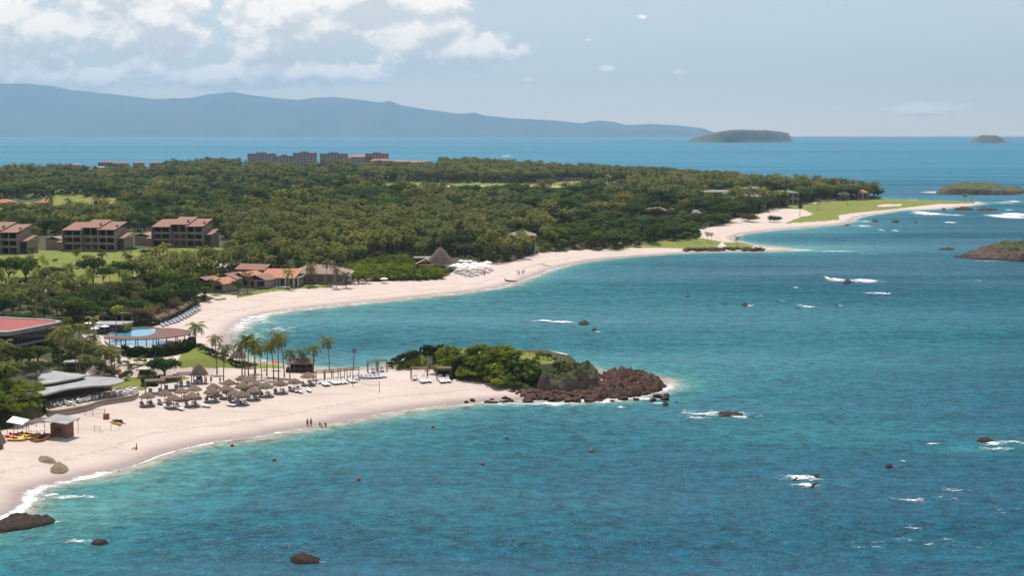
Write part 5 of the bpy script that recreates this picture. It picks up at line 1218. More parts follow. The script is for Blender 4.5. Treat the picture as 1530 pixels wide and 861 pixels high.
def make_body(pose, skin):
    p = POSE[pose]; h = p['hip']; ln = p['lean']
    J = [(0, 0, h), (0, ln*.5, h+.24), (0, ln, h+.47), (0, ln*1.08, h+.56), (0, ln*1.12-.01, h+.64), (0, ln*1.12-.02, h+.76)]
    R = [(.14, .10), (.12, .085), (.15, .09), (.05, .05), (.075, .085), (.07, .08)]; E = [(0, 1), (1, 2), (2, 3), (3, 4), (4, 5)]
    for leg in p['legs']:
        b = len(J); J += list(leg); R += [.085, .055, .038, .03]; E += [(0, b), (b, b+1), (b+1, b+2), (b+2, b+3)]
    for arm in p['arms']:
        b = len(J); J += list(arm); R += [.05, .036, .027]; E += [(2, b), (b, b+1), (b+1, b+2)]
        d = Vector(arm[2])-Vector(arm[1]); d.normalize(); wq = Vector(arm[2]); e = len(J)
        palm = wq+d*.07; J.append(tuple(palm)); R.append((.026, .014)); E.append((b+2, e))
        for f in range(4): J.append(tuple(palm+d*(.07+.012*(f in (1, 2)))+Vector(((f-1.5)*.016, -.012, 0)))); R.append(.007); E.append((e, len(J)-1))
        J.append(tuple(wq+d*.05+Vector((0, -.045, 0)))); R.append(.008); E.append((b+2, len(J)-1))
    me = skin_body(J, E, R, 'person', skin)
    head = Vector(J[5])
    hair = MB().lathe([(.02, .125), (.075, .10), (.098, .04), (.098, -.03), (.085, -.09)], 12, tuple(head+Vector((0, .018, 0)))).mesh('hair', M_HAIR, True)
    # face: nose, eyes
    return me, hair, head
def shorts_mesh(pose, mat, top):
    p = POSE[pose]; h = p['hip']; ln = p['lean']; m = MB()
    m.tube((0, 0, h-.08), (0, ln*.15, h+.08), .165, .15, 12)
    for leg in p['legs']:
        a = Vector(leg[0]); b = Vector(leg[1]); m.tube(a, a.lerp(b, .45), .105, .095, 10)
    if top: m.tube((0, ln*.2, h+.10), (0, ln, h+.46), .155, .175, 12)
    return m.mesh('clothing', mat, True)
def person(loc, pose, label, ci=0, rz=0, sc=1, group=None, skin=0, top=False):
    key = (pose, skin)
    if key not in BODY: BODY[key] = make_body(pose, (M_SKIN, M_SKIN2)[skin])
    me, hair, head = BODY[key]; key2 = (pose, ci, top)
    if key2 not in BODY: BODY[key2] = shorts_mesh(pose, CLOTH[ci], top)
    o = link('person', me, loc=loc); o.rotation_euler = (0, 0, rz); o.scale = (sc,)*3; tag(o, label, 'person', group)
    link('hair', hair, o); link('clothing', BODY[key2], o)
    if ('face', key) not in BODY:
        m = MB().lathe([(.012, -.02), (.006, .03)], 6, (head.x, head.y-.085, head.z-.02))
        for s_ in (-.03, .03): m.box(head.x+s_-.012, head.x+s_+.012, head.y-.088, head.y-.07, head.z+.0, head.z+.015)
        m.box(head.x-.025, head.x+.025, head.y-.086, head.y-.07, head.z-.055, head.z-.045)
        BODY[('face', key)] = m.mesh('face', M_SKIN2)
    link('face', BODY[('face', key)], o); return o
# ---------------------------------------------------------------- umbrella field
UM = [(220.3, 592.8), (246.6, 588.9), (259.7, 595.9), (271.5, 584.3), (287.3, 593.2), (290.6, 581.4), (316.5, 586.3), (319.2, 577.7), (338.5, 581.4), (342.4, 572.2), (350.9, 587.6), (362.7, 577.7), (360.8, 590), (362.7, 565.3), (378.5, 583.6), (383, 574), (397.4, 578.4), (419, 573.8), (440.7, 569.9), (460.4, 562), (367.5, 566.5)]
front = [(220.3, 592.8), (259.7, 595.9), (287.3, 593.2), (316.5, 586.3), (350.9, 587.6), (378.5, 583.6), (397.4, 578.4), (419, 573.8), (440.7, 569.9), (460.4, 562)]
mid_ = [(246.6, 588.9), (271.5, 584.3), (290.6, 581.4), (338.5, 581.4), (360.8, 591), (362.7, 577.7), (383, 574)]
back = [(319.2, 577.7), (342.4, 572.2), (362.7, 565.3), (371, 568)]
um0 = make_umbrella(); lg = [make_lounger(M_BLUEC), make_lounger(M_CANV)]
uses = {0: True, 1: True, 'u': True}
def place(kind, src, loc, rz, sc, label, group):
    if uses[kind]:
        uses[kind] = False; src.location = loc; src.rotation_euler = (0, 0, rz); src.scale = (sc,)*3; src['label'] = label; src['group'] = group; return src
    return dup(src, loc, rz, sc, label, group)
ppl = 0
for rn, rowp in (('front row nearest the sea', front), ('middle row', mid_), ('rear row', back)):
    rowp.sort()
    for i, (x, y) in enumerate(rowp):
        c = G(x, y+13.5)
        place('u', um0, c, random.uniform(0, 6), random.uniform(.94, 1.08), '%s thatched umbrella from the left in the %s' % (ORD[i], rn), 'thatched umbrellas on the near beach')
        rz = .55+random.uniform(-.15, .15)
        for s_, nm in ((-1, 'left'), (1, 'right')):
            q = c+Vector((math.cos(rz)*s_*.95, math.sin(rz)*s_*.95-.5, 0)); q.z = G(*proj(q.x, q.y, q.z)).z
            kd = 1 if random.random() < .35 else 0
            place(kd, lg[kd], q, rz, 1.0, '%s %s lounger under the %s thatched umbrella of the %s' % (nm, 'white' if kd else 'shade tinted', ORD[i], rn.replace(' nearest the sea', '')), 'sun loungers under the thatched umbrellas')
            if random.random() < .34 and ppl < 20:
                person(q+Vector((0, .1, .42)), random.choice(['sitting', 'reclining']), 'bather on the %s lounger under the %s umbrella of the %s' % (nm, ORD[i], rn.replace(' nearest the sea', '')), random.randrange(5), rz, 1, 'people under the thatched umbrellas', random.randrange(2)); ppl += 1
for i, (x, y, rz) in enumerate([(249, 610.5, .9), (306, 609, 1.3), (268, 613, .9), (344, 607.5, 1.1), (441, 586, .5), (448, 587, .5), (461, 585.5, .5)]):
    kd = 1; dup(lg[1], G(x, y), rz, 1.05, 'white lounger standing in full sun seaward of the umbrellas, %s from the left' % ORD[i], 'white loungers in the sun')
# row of tiny umbrellas at the end of the second beach
zb = [(232, 485), (238, 483), (244, 481.5), (249, 479.5), (254, 477), (259, 474.5), (264, 472.5), (268, 470), (272, 467.5), (276, 465), (280, 462.5), (284, 459.5)]
for i, (x, y) in enumerate(zb):
    dup(um0, G(x, y), i, 1.05, '%s thatched umbrella from the pool end, along the grove edge' % ORD[i], 'thatched umbrellas along the olive grove')
    if i < 11: dup(lg[0], G(x+11, y+3), .5, 1.15, '%s dark lounger from the pool end, on the sand before the grove' % ORD[i], 'loungers along the olive grove')
    if i < 11: dup(lg[0], G(x+17, y+1.5), .5, 1.15, '%s outer lounger from the pool end, seaward of the dark loungers by the grove' % ORD[i], 'loungers along the olive grove')
# ---------------------------------------------------------------- cabanas
def cabana(x, y, w, d, h, label, rz=0, white=True, curtain=False, roofm=M_POST, group=None, beds=2, slats=True, name='cabana'):
    c = G(x, y); t = thing(name, label, 'cabana', c, rz, group)
    for a in (-w/2, w/2):
        for b in (0, d): MB().box(a-.08, a+.08, b-.08, b+.08, -.4, h).build('post', M_POST, t)
    m = MB()
    for b in (0, d): m.box(-w/2-.25, w/2+.25, b-.06, b+.06, h, h+.16)
    n = int(w/.32)
    for i in range(n+1): m.box(-w/2+i*w/n-.05, -w/2+i*w/n+.05, -.3, d+.3, h+.163, h+.26)
    m.build('slatted_roof', roofm, t)
    if slats: MB().box(-w/2-.1, w/2+.1, .1, d-.1, h+.264, h+.33).build('roof_mat', M_THATCHD, t)
    for i in range(beds):
        bx = -w/2+(i+.5)*w/beds; m = MB().box(bx-.42, bx+.42, -.9, .9, .30, .48)
        m.build('mattress', M_CANV if white else M_BLUEC, t)
        MB().add([(bx-.42, .9, .32), (bx+.42, .9, .32), (bx+.42, 1.6, .95), (bx-.42, 1.6, .95), (bx-.42, .9, .48), (bx+.42, .9, .48), (bx+.42, 1.5, 1.05), (bx-.42, 1.5, 1.05)], [(0, 3, 2, 1), (4, 5, 6, 7), (0, 1, 5, 4), (1, 2, 6, 5), (2, 3, 7, 6), (3, 0, 4, 7)]).build('backrest', M_CANV if white else M_BLUEC, t)
        MB().box(bx-.38, bx+.38, -.8, 1.2, -.1, .297).build('bed_frame', M_WOOD, t)
    if curtain:
        for a in (-w/2+.1, w/2-.1): MB().box(a-.03, a+.03, .2, .6, .3, h-.03).build('curtain', M_CREAM, t)
    return t
cabana(232, 589, 4.2, 3, 2.6, 'leftmost timber cabana with a matted roof left of the umbrellas', .25, False, True)
cabana(256, 584, 4.4, 3, 2.6, 'second timber cabana with a matted roof, behind the umbrellas', .25, False, True)
cabana(276, 578, 3.2, 3, 2.6, 'third timber cabana, closest to the pointed palapa', .25, False, True)
for i, x in enumerate([479, 491, 502, 512, 521, 530]):
    cabana(x, 574-(x-475)*.10, 2.1-(.1*(i > 3)), 2.6, 2.5, '%s cabana from the left in the joined row right of the umbrellas' % ORD[i], .12, True, False, beds=1, group='row of timber cabanas right of the umbrellas', slats=False)
for i, (x, y) in enumerate([(484, 576.5), (489, 576), (498, 574.5), (503, 574), (509, 573.6), (515, 573), (524, 572), (528, 571.5)]):
    dup(lg[1], G(x, y), .6, 1.1, '%s white lounger from the left before the joined cabana row' % ORD[i], 'white loungers before the cabana row')
cabana(558, 558, 2.6, 2.4, 2.6, 'left of the two distant bare cabanas on the sand neck', .2, False, False, beds=1, slats=False)
cabana(571, 556, 2.6, 2.4, 2.6, 'right of the two distant bare cabanas on the sand neck', .2, False, False, beds=1, slats=False)
cabana(626, 568, 3.9, 2.8, 2.5, 'open timber cabana with white loungers at the foot of the headland steps', .0, True, False, beds=2, slats=False)
cabana(663, 568, 3.4, 2.8, 2.5, 'dark roofed timber cabana with white loungers against the headland shrubs', .0, True, False, beds=2)
for i, (x, y) in enumerate([(630, 572), (635, 571.5), (641, 571), (659, 572), (664, 571.5), (670, 571)]):
    dup(lg[1], G(x, y), .3, 1.15, '%s white lounger from the left before the two headland cabanas' % ORD[i], 'white loungers before the headland cabanas')
for i, (x, y) in enumerate([(539, 566), (545, 566.3), (552, 566.3), (558, 566), (564, 565.5), (570, 565)]):
    dup(lg[0], G(x, y), 1.1, 1.1, '%s low lounger from the left on the open sand between cabanas and headland' % ORD[i], 'low loungers on the open sand')
# palapas
def palapa(x, y, R, h, hw, label, mat=M_THATCHD, n=6, counter=True, name='palapa', sy=1):
    c = G(x, y); t = thing(name, label, 'palapa', c)
    o_ = thatch_cone(R, h, int(x), mat, .05, z0=hw).build('thatch_roof', mat, t)
    for i in range(n):
        a = 2*PI*(i+.5)/n; MB().tube((R*.8*math.cos(a), R*.8*math.sin(a), -.3), (R*.8*math.cos(a), R*.8*math.sin(a), hw+.25), .10, .09, 7).build('post', M_POST, t)
    if counter: MB().box(-R*.5, R*.5, -R*.5, -R*.3, 0, 1.05).build('counter', M_WHITE, t); MB().box(-R*.3, R*.3, 0, R*.3, 0, 1.5).build('cupboard', CLOTH[4], t)
    return t
palapa(297.6, 573, 2.15, 2.45, 2.2, 'tall pointed palapa on posts between the lawn and the umbrellas')
t = palapa(658, 403, 6.0, 7.0, 2.6, 'steep thatched roof beach restaurant beside the white parasols', M_THATCHD, 8, True, 'thatched_restaurant')
roof('side', 9, 7, 2.4, 2.4, .3).xf(Matrix.Translation((-6.0, -3, 0))).build('wing_roof', M_TILEB, t); MB().box(-9, -2, -5.4, -4.2, 2.2, 2.5).build('awning', M_TILEO, t)
for a in (-9, -6, -3): MB().box(a-.1, a+.1, -5.3, -5.1, -.3, 2.2).build('post', M_POST, t)
palapa(356, 547, 2.2, 1.9, 2.4, 'small thatched shelter half hidden behind the tall palms', M_THATCHD, 6, False, 'palapa')
# bar on the isthmus
c = G(449, 557); t = thing('beach_bar', 'long thatch roofed bar with dark sides behind the palm row', 'bar', c, .05)
roof('gable', 6.2, 3.4, 2.3, 1.1, .3, .2).build('thatch_roof', M_THATCH, t)
MB().box(-3.0, 3.0, 0, .2, -.2, 1.2).build('counter', M_DARKW, t); MB().box(-3.0, 3.0, 3.0, 3.2, -.2, 2.2).build('wall', M_DARKW, t)
for i in range(5): MB().box(-3+i*1.5-.08, -3+i*1.5+.08, -.1, .06, -.2, 2.25).build('post', M_POST, t)
MB().box(-3.6, -3.15, -.4, 3, -.2, 1.1).build('bar_wing', M_DARKW, t)
def parasol(x, y, R, h, mat, label, name='parasol', group=None, sq=False):
    c = G(x, y); t = thing(name, label, 'parasol', c, .4, group); n = 4 if sq else 8
    MB().lathe([(R, h-.05), (R*.98, h+.05), (R*.5, h+R*.2), (.05, h+R*.36)], n).build('canopy', mat, t); MB().tube((0, 0, -.2), (0, 0, h+.2), .05, n=6).build('pole', M_STEEL, t); return t
M_REDC = simple('red_canvas', (.62, .10, .05), .8, .1)
parasol(412, 554, 1.3, 2.2, M_REDC, 'red parasol on the bar terrace left of the thatched bar')
parasol(395, 553, 1.0, 2.3, M_CREAM, 'small cream parasol left of the red parasol')
MBt = G(425, 556)
for i, (x, y) in enumerate([(678, 406), (684, 404.5), (690, 408), (695, 403.5), (700, 406), (705, 409.5), (709, 402.5), (714, 406.5), (719, 403.5), (725, 406), (728, 401)]):
    parasol(x, y, 2.7, 2.4, M_CANV, 'square white parasol on the sand by the thatched restaurant, %s from the left' % ORD[i], group='white parasols by the thatched restaurant', sq=True)
for i, (x, y) in enumerate([(681, 409), (689, 411), (696, 413), (703, 414), (711, 412.5), (719, 410), (727, 408.5), (733, 405)]):
    dup(lg[0], G(x, y), .8, 1.3, '%s lounger from the left along the seaward edge of the white parasols' % ORD[i], 'loungers beside the white parasols')
parasol(689, 399, 1.6, 2.6, M_CANV, 'white parasol before the small blue kiosk under the palms')
house(697, 400, 4, 3, 2.5, .3, 'small pale blue kiosk behind the white parasols', 'flat', 0, M_BLUEC, M_CANV, 2)
parasol(574, 423, 1.7, 1.6, M_CANV, 'lone white canopy at the foot of the green thicket')
house(632, 397, 7, 5, 3.2, .5, 'pale flat roof in the greenery left of the thatched restaurant', 'flat', 0, M_STUC, M_CONC, 2)
for i, (x, y) in enumerate([(148, 499), (157, 500), (142, 503), (133, 495), (150, 494)]):
    parasol(x, y, 1.3, 2.2, M_CANV, 'white parasol on the upper pool terrace, %s of the cluster' % ORD[i], group='white parasols above the pool')
# ---------------------------------------------------------------- volleyball nets
M_NET = simple('net_cord', (.12, .11, .10), .9, .1)
def net(x0, y0, x1, y1, label, h=2.4):
    a = G(x0, y0); b = G(x1, y1); t = thing('volleyball_net', label, 'volleyball net', a); d = b-a
    MB().tube((0, 0, -.2), (0, 0, h), .07, n=8).build('post', M_POST, t); MB().tube(d+Vector((0, 0, -.2)), d+Vector((0, 0, h)), .07, n=8).build('post', M_POST, t)
    m = MB(); n = 16; P = lambda f, z: d*f+Vector((0, 0, z-.35*math.sin(PI*f)))
    for z in (h-.05, h-.4, h-.75, h-1.0):
        for i in range(n): m.tube(P(i/n, z), P((i+1)/n, z), .035 if z > h-.1 or z < h-.9 else .012, n=4)
    for i in range(1, n): m.tube(P(i/n, h-1.0), P(i/n, h-.05), .012, n=4)
    m.build('net', M_NET, t); return t
net(527, 578, 567, 585.5, 'sagging volleyball net on two dark posts on the sand by the headland')
net(111, 617, 157, 624, 'long low net on thin posts near the kayak hut', 1.7)
for i, (x, y, rz, lab) in enumerate([(133, 622, .2, 'small goal frame farthest from the water behind the kayak hut'), (145, 646, -.5, 'small goal frame on the sand, left of the near pair'), (172, 643, .3, 'small goal frame on the sand, right of the near pair')]):
    c = G(x, y); t = thing('goal_frame', lab, 'goal', c, rz); m = MB().tube((-.75, 0, 0), (-.75, 0, 1.1), .04, n=6).tube((.75, 0, 0), (.75, 0, 1.1), .04, n=6).tube((-.75, 0, 1.1), (.75, 0, 1.1), .04, n=6)
    m.build('frame', M_WOOD, t); MB().tube((-.75, 0, 1.1), (-.75, .8, 0), .02, n=5).tube((.75, 0, 1.1), (.75, .8, 0), .02, n=5).tube((-.75, .8, 0), (.75, .8, 0), .02, n=5).build('stay', M_WOOD, t)
c = G(117, 646); t = thing('marker_pole', 'thin pole standing in the sand right of the kayak hut', 'pole', c); MB().tube((0, 0, 0), (0, 0, 2.6), .05, n=6).build('pole', M_WOOD, t); MB().box(-.15, .15, -.02, .02, 2.2, 2.55).build('flag', M_CREAM, t)
# kayak hut
c = G(88, 655); t = thing('beach_hut', 'brown plank hut with an oversized pale sloping roof at lower left', 'hut', c, -.28); t.scale = (.8, .8, .88)
MB().box(-2.3, 1.9, 0, 3.4, -.3, 3.1).build('wall', simple('reddish_planks', (.20, .105, .075), .85, .25, 2, stripes=(0, 3, .35)), t)
MB().add([(-3.6, -1.3, 3.75), (3.2, -1.3, 3.35), (3.2, 4.4, 3.75), (-3.6, 4.4, 4.15), (-3.6, -1.3, 3.95), (3.2, -1.3, 3.55), (3.2, 4.4, 3.95), (-3.6, 4.4, 4.35)], [(0, 3, 2, 1), (4, 5, 6, 7), (0, 1, 5, 4), (1, 2, 6, 5), (2, 3, 7, 6), (3, 0, 4, 7)]).build('roof', M_CONCL, t)
MB().box(-1.6, 1.6, -.9, -.02, -.2, .30).build('step', M_STEEL, t); MB().box(-1.2, .9, -.05, .02, 1.1, 2.4).build('shutter', M_DARKW, t)
c = G(60, 652); t = thing('lean_to', 'grey tarpaulin shelter beside the brown hut', 'shelter', c, -.2)
MB().add([(-2.6, -1, 2.6), (1.7, -1, 2.9), (1.9, 2.6, 3.2), (-2.3, 2.6, 2.8), (-2.6, -1, 2.68), (1.7, -1, 2.98), (1.9, 2.6, 3.28), (-2.3, 2.6, 2.88)], [(0, 3, 2, 1), (4, 5, 6, 7), (0, 1, 5, 4), (1, 2, 6, 5), (2, 3, 7, 6), (3, 0, 4, 7)]).build('tarpaulin', M_NET, t)
for a in ((-2.4, -.8), (1.5, -.8), (1.6, 2.3), (-2.1, 2.3)): MB().tube((a[0], a[1], -.3), (a[0], a[1], 2.75), .06, n=6).build('post', M_POST, t)
c = G(24, 650); t = thing('white_canopy', 'small tilted white canopy left of the grey shelter', 'canopy', c)
MB().add([(-1.6, -.6, 2.6), (1.6, -.6, 2.0), (2.2, 1.6, 2.6), (-1.0, 1.6, 3.3), (-1.6, -.6, 2.66), (1.6, -.6, 2.06), (2.2, 1.6, 2.66), (-1.0, 1.6, 3.36)], [(0, 3, 2, 1), (4, 5, 6, 7), (0, 1, 5, 4), (1, 2, 6, 5), (2, 3, 7, 6), (3, 0, 4, 7)]).build('canvas', M_CANV, t)
for a, z in (((-1.5, -.5), 2.6), ((1.5, -.5), 2.0), ((2.0, 1.4), 2.5), ((-1, 1.4), 3.2)): MB().tube((a[0], a[1], -.3), (a[0], a[1], z), .05, n=6).build('post', M_POST, t)
parasol(57, 657, 1.5, 1.9, M_CREAM, 'cream parasol between the kayaks and the brown hut')
K_Y = simple('yellow_plastic', (.75, .42, .02), .4, .08, 1, .4); K_R = simple('red_plastic', (.62, .03, .02), .4, .08, 1, .4); K_O = simple('orange_plastic', (.72, .25, .02), .4, .08, 1, .4); K_W = simple('white_plastic', (.7, .7, .7), .4, .06)
def kayak(x, y, rz, mat, label, L=3.6, dz=0, group=None):
    c = G(x, y); c.z += dz; t = thing('kayak', label, 'kayak', c, rz, group); t.scale = (1.25, 1.5, 1.5); m = MB(); n = 12; rings = []
    for i in range(13):
        f = i/12; xx = (f-.5)*L; w_ = .42*math.sin(PI*min(max(f, .03), .97))**.55; zz = .10*(2*f-1)**4*2
        rings.append([(xx, w_*math.cos(a)*1.0, zz+.20+.20*math.sin(a)*(1 if math.sin(a) < 0 else .6)*(w_/.42)) for a in [2*PI*k_/n for k_ in range(n)]])
    V = [p for r_ in rings for p in r_]; F = [(k_*n+i, k_*n+(i+1) % n, (k_+1)*n+(i+1) % n, (k_+1)*n+i) for k_ in range(12) for i in range(n)]+[tuple(range(n))[::-1], tuple(range(12*n, 13*n))]
    m.add(V, F).build('hull', mat, t, True); MB().lathe([(.24, .30), (.26, .345)], 14, (0, 0, 0), 1.9, 1).build('cockpit', CLOTH[3], t)
    MB().box(-.42, -.36, -.18, .18, .34, .58).build('seat', CLOTH[3], t); return t
kayak(19, 652.5, .9, K_R, 'red kayak lying left of the yellow kayaks', 3.4)
for i, (x, y, r_, mt, dz, cn) in enumerate([(24, 659, .12, K_Y, 0, 'long yellow kayak nearest the water'), (41, 657, .15, K_Y, 0, 'yellow kayak end to end with the nearest long one'), (29, 655, .25, K_O, .0, 'orange yellow kayak in the second rank behind the long one'), (44, 652.5, .3, K_Y, .0, 'yellow kayak directly under the grey shelter edge'), (31, 651, .5, K_Y, 0, 'short yellow kayak at the back of the stack, right of the red one'), (63, 658.5, 1.2, K_O, 0, 'orange kayak end beside the cream parasol')]):
    kayak(x, y, r_, mt, cn, 3.3, dz)
kayak(70, 652.5, .2, K_R, 'small red kayak tucked against the brown hut', 2.4)
# catamaran dinghy on the sand
c = G(176, 633); t = thing('sailing_dinghy', 'black and white dinghy with a yellow bow drawn up on the sand', 'dinghy', c, -.75)
for s_ in (-.75, .75): MB().lathe([(.02, -1.9), (.18, -1.2), (.22, 0), (.18, 1.3), (.03, 2.0)], 8).xf(Matrix.Translation((0, s_, .22))@Matrix.Rotation(PI/2, 4, 'Y')).build('hull', K_W if s_ > 0 else K_Y, t)
MB().box(-.9, .8, -.8, .8, .42, .50).build('trampoline', CLOTH[3], t); MB().tube((-1.6, -.3, .6), (1.0, .2, .9), .22, .12, 8).build('furled_sail', K_W, t); MB().tube((-1.4, .4, .55), (.6, .5, .7), .22, .15, 8).build('sail_bag', CLOTH[3], t)
MB().box(.9, 2.4, -.95, -.4, .1, .42, (.1, .1)).build('bow', K_Y, t)
c = G(159, 626); t = thing('storage_box', 'square brown box alone on the sand above the dinghy', 'box', c); MB().box(-.5, .5, -.5, .5, -.1, .95).build('crate', simple('rusty_wood', (.30, .12, .05), .8, .2), t); MB().box(-.54, .54, -.54, .54, .953, 1.02).build('lid', M_WOOD, t)
# buoys
M_BUOY = simple('red_buoy_paint', (.38, .04, .03), .5, .1, 2, .4)
bl = [(647, 639.5, 'upper right of the swimmers'), (757, 656, 'below the scattered boulders of the headland'), (721, 695, 'midway between the headland and the lone bottom rock'), (884, 676, 'rightmost of them all'), (347, 667.5, 'close to the beach, leftmost of them all'), (410, 689, 'second from the left'), (536, 718.5, 'nearest to the camera')]
for i, (x, y, lab) in enumerate(bl):
    c = Gs(x, y); t = thing('buoy', 'red mooring buoy floating in the bay, '+lab, 'buoy', c, 0, 'red buoys in the near bay')
    MB().lathe([(.05, -.35), (.3, -.2), (.38, .08), (.35, .26), (.2, .42), (.08, .47)], 14).build('float', M_BUOY, t, True); MB().tube((0, 0, .45), (0, 0, .75), .05, n=6).build('staff', K_W, t)
# people standing about
def water(x, y, z): p = Gs(x, y); p.z = z; return p
person(water(459.5, 637.5, -.25), 'standing', 'left of the two bathers standing at the waterline', 3, .5, 1.05, skin=1)
person(water(464.8, 637, -.25), 'standing', 'right of the two bathers standing at the waterline', 0, -.6, 1.08, skin=1)
person(water(478, 637, -.85), 'standing', 'left swimmer of the three waist deep in the water', 3, .5, 1, skin=1)
person(water(481.2, 639.5, -1.15), 'standing', 'middle swimmer of the three, deepest in the water', 3, .9, 1, skin=1)
person(water(486.2, 637.5, -.85), 'standing', 'right swimmer of the three waist deep in the water', 1, -.4, 1, skin=1)
person(G(203.5, 672), 'sitting', 'person sitting alone on the sand near the waterline', 3, -1.0, 1.05, skin=0)
person(G(315.5, 574), 'standing', 'person standing on the sand right of the pointed palapa', 3, .2, 1.05, skin=1, top=True)
person(G(329, 574.5), 'standing', 'person standing by the foot of the leaning palm near the palapa', 0, 1.2, 1, skin=1, top=True)
person(G(301, 575), 'standing', 'attendant in blue standing under the pointed palapa', 4, .2, 1, skin=0, top=True)
person(G(308, 575), 'standing', 'person in red at the right edge of the pointed palapa', 1, .2, 1, skin=1, top=True)
person(G(724, 412), 'walking', 'walker near the seaward edge of the white parasols', 0, 1.2, 1.1, skin=1)
person(G(760.5, 412.5), 'walking', 'walker alone on the far beach with red shorts', 1, 1.2, 1.15, skin=1) if False else person(G(723.5, 413), 'standing', 'person standing on the far sand just right of the parasols', 3, 1.2, 1.1, skin=1)
for i, (x, y, ps, cl_, lab) in enumerate([(773.5, 411, 'walking', 3, 'left walker of the group on the far beach'), (776, 412, 'walking', 4, 'second walker of the group on the far beach'), (780.5, 411, 'walking', 3, 'third walker of the group on the far beach'), (783, 409.5, 'walking', 0, 'right walker of the group on the far beach')]):
    person(G(x, y), ps, lab, cl_, 1.2+i*.3, 1.15, 'group walking along the far beach', 1, True)
person(G(744, 411), 'walking', 'lone stroller between the parasols and the walking group', 1, 1.4, 1.1, skin=1, top=True) if False else None
c = G(763, 421); t = thing('driftwood', 'dark driftwood log with a raised stump at the far waterline', 'driftwood', c, .1); MB().path([(-2.4, 0, .9), (-1.6, 0, .4), (.5, .1, .22), (3.0, .3, .1)], [.25, .32, .24, .1], 8).build('log', M_DARKW, t); MB().path([(-2.0, 0, .5), (-2.6, .2, 1.7)], [.2, .08], 6).build('branch', M_DARKW, t)
for x, y, lab in ((817, 398, 'thin driftwood branch on the far sand, upper one'), (810, 396, 'thin driftwood branch on the far sand, lower one')):
    c = G(x, y); t = thing('driftwood', lab, 'driftwood', c, -.1); MB().path([(-2.2, 0, .15), (0, .2, .3), (2.3, 0, .08)], [.08, .14, .05], 6).build('log', M_POST, t)
for i, (x, y) in enumerate([(521, 425), (526, 425), (531, 425), (536, 424.5), (541, 424.5), (546, 424), (551, 424)]):
    dup(um0 if i % 2 == 0 else lg[0], G(x, y), i, .75 if i % 2 == 0 else 1.2, ('small thatched umbrella on the sand right of the big villa, %s of the row' if i % 2 == 0 else 'dark lounger on the sand right of the big villa, %s of the row') % ORD[i], 'beach seats right of the big villa')
# ---------------------------------------------------------------- planting near the beach
def spalm(bx, by, cy, lab, var=0, rz=0, crown=None, extra=1.0):
    p = G(bx, by); h = (by-cy)*mpp(p)*1.02; base_h = PALMS[var][2].z; s = h/base_h*1.0
    s_ = s; cr, tr, tp = PALMS[var]
    t = thing('palm_tree', lab, 'palm tree', p-Vector((0, 0, .05)), rz, 'palms around the near beach'); 
    t.scale = (1, 1, 1); o = link('trunk', tr, t); o.scale = (min(1, s*1.1), min(1, s*1.1), s)
    q = Vector((tp.x*o.scale[0], tp.y*o.scale[1], tp.z*s)); k_ = link('crown', crown or cr, t, q); k_.scale = (extra,)*3; return t
PY = palm_crown(91, 2.2, 16, F_PALMY, .85); PS = [palm_crown(92+i, 2.45, 17, F_PALM, .95) for i in range(3)]
row = [(324.4, 558, 507, .95), (334, 569.4, 521, .95), (361.5, 563, 515, .95), (366, 560, 506, 1), (371.4, 562, 508, 1.05), (379.4, 569, 512, 1), (381.8, 558, 520, .9), (391, 565.7, 522, .85), (398.7, 562, 515, .9), (408, 567, 517, .9), (416.6, 569, 503.5, 1.1), (424.8, 563, 507, 1.1), (433, 565.7, 528, .9), (454.4, 556, 527, .9), (468.8, 566, 521, .95), (492, 554.5, 510, 1.05)]
for i, (bx, by, cy, e_) in enumerate(row):
    spalm(bx, by, cy, '%s slender palm from the left in the row behind the umbrellas and the bar' % ORD[i], i % 4, i*1.3+2, PS[i % 3], e_)
spalm(528.7, 551.5, 523, 'short lone palm with a small tuft at the end of the palm row', 2, 1, palm_crown(99, 1.0, 11, F_PALM, 1.0))
spalm(292.6, 514, 489, 'full crowned coconut palm on the sand right of the pergola', 2, 0, palm_crown(98, 2.9, 18, F_PALM, .8))
lp = [(90.6, 563, 494, 1.2, 0), (112.9, 560, 512, 1.0, 0), (119.4, 561, 516, 1.0, 0), (129, 566, 535, 1.0, 0), (156, 566, 524, 1.1, 0), (170.6, 566, 530, 1.1, 0), (141.7, 520, 477, .9, 1), (174.5, 508, 461, .9, 1), (138, 530, 505, 1, 0), (118, 524, 488, .8, 1), (105, 545, 508, 1.1, 0), (128, 545, 514, 1.1, 0), (146, 548, 520, 1.1, 0), (163, 548, 524, 1.05, 0), (100, 530, 497, 1, 0), (187, 515, 486, .7, 1), (82, 540, 505, 1.1, 0), (150, 560, 540, .9, 0)]
for i, (bx, by, cy, e_, yel) in enumerate(lp):
    spalm(bx, by, cy, '%s slim palm%s from the left, before the pools' % (ORD[sorted(q[0] for q in lp).index(bx)], ' with yellowing fronds' if yel else ''), i % 4, i*1.7, PY if yel else PS[i % 3], e_)
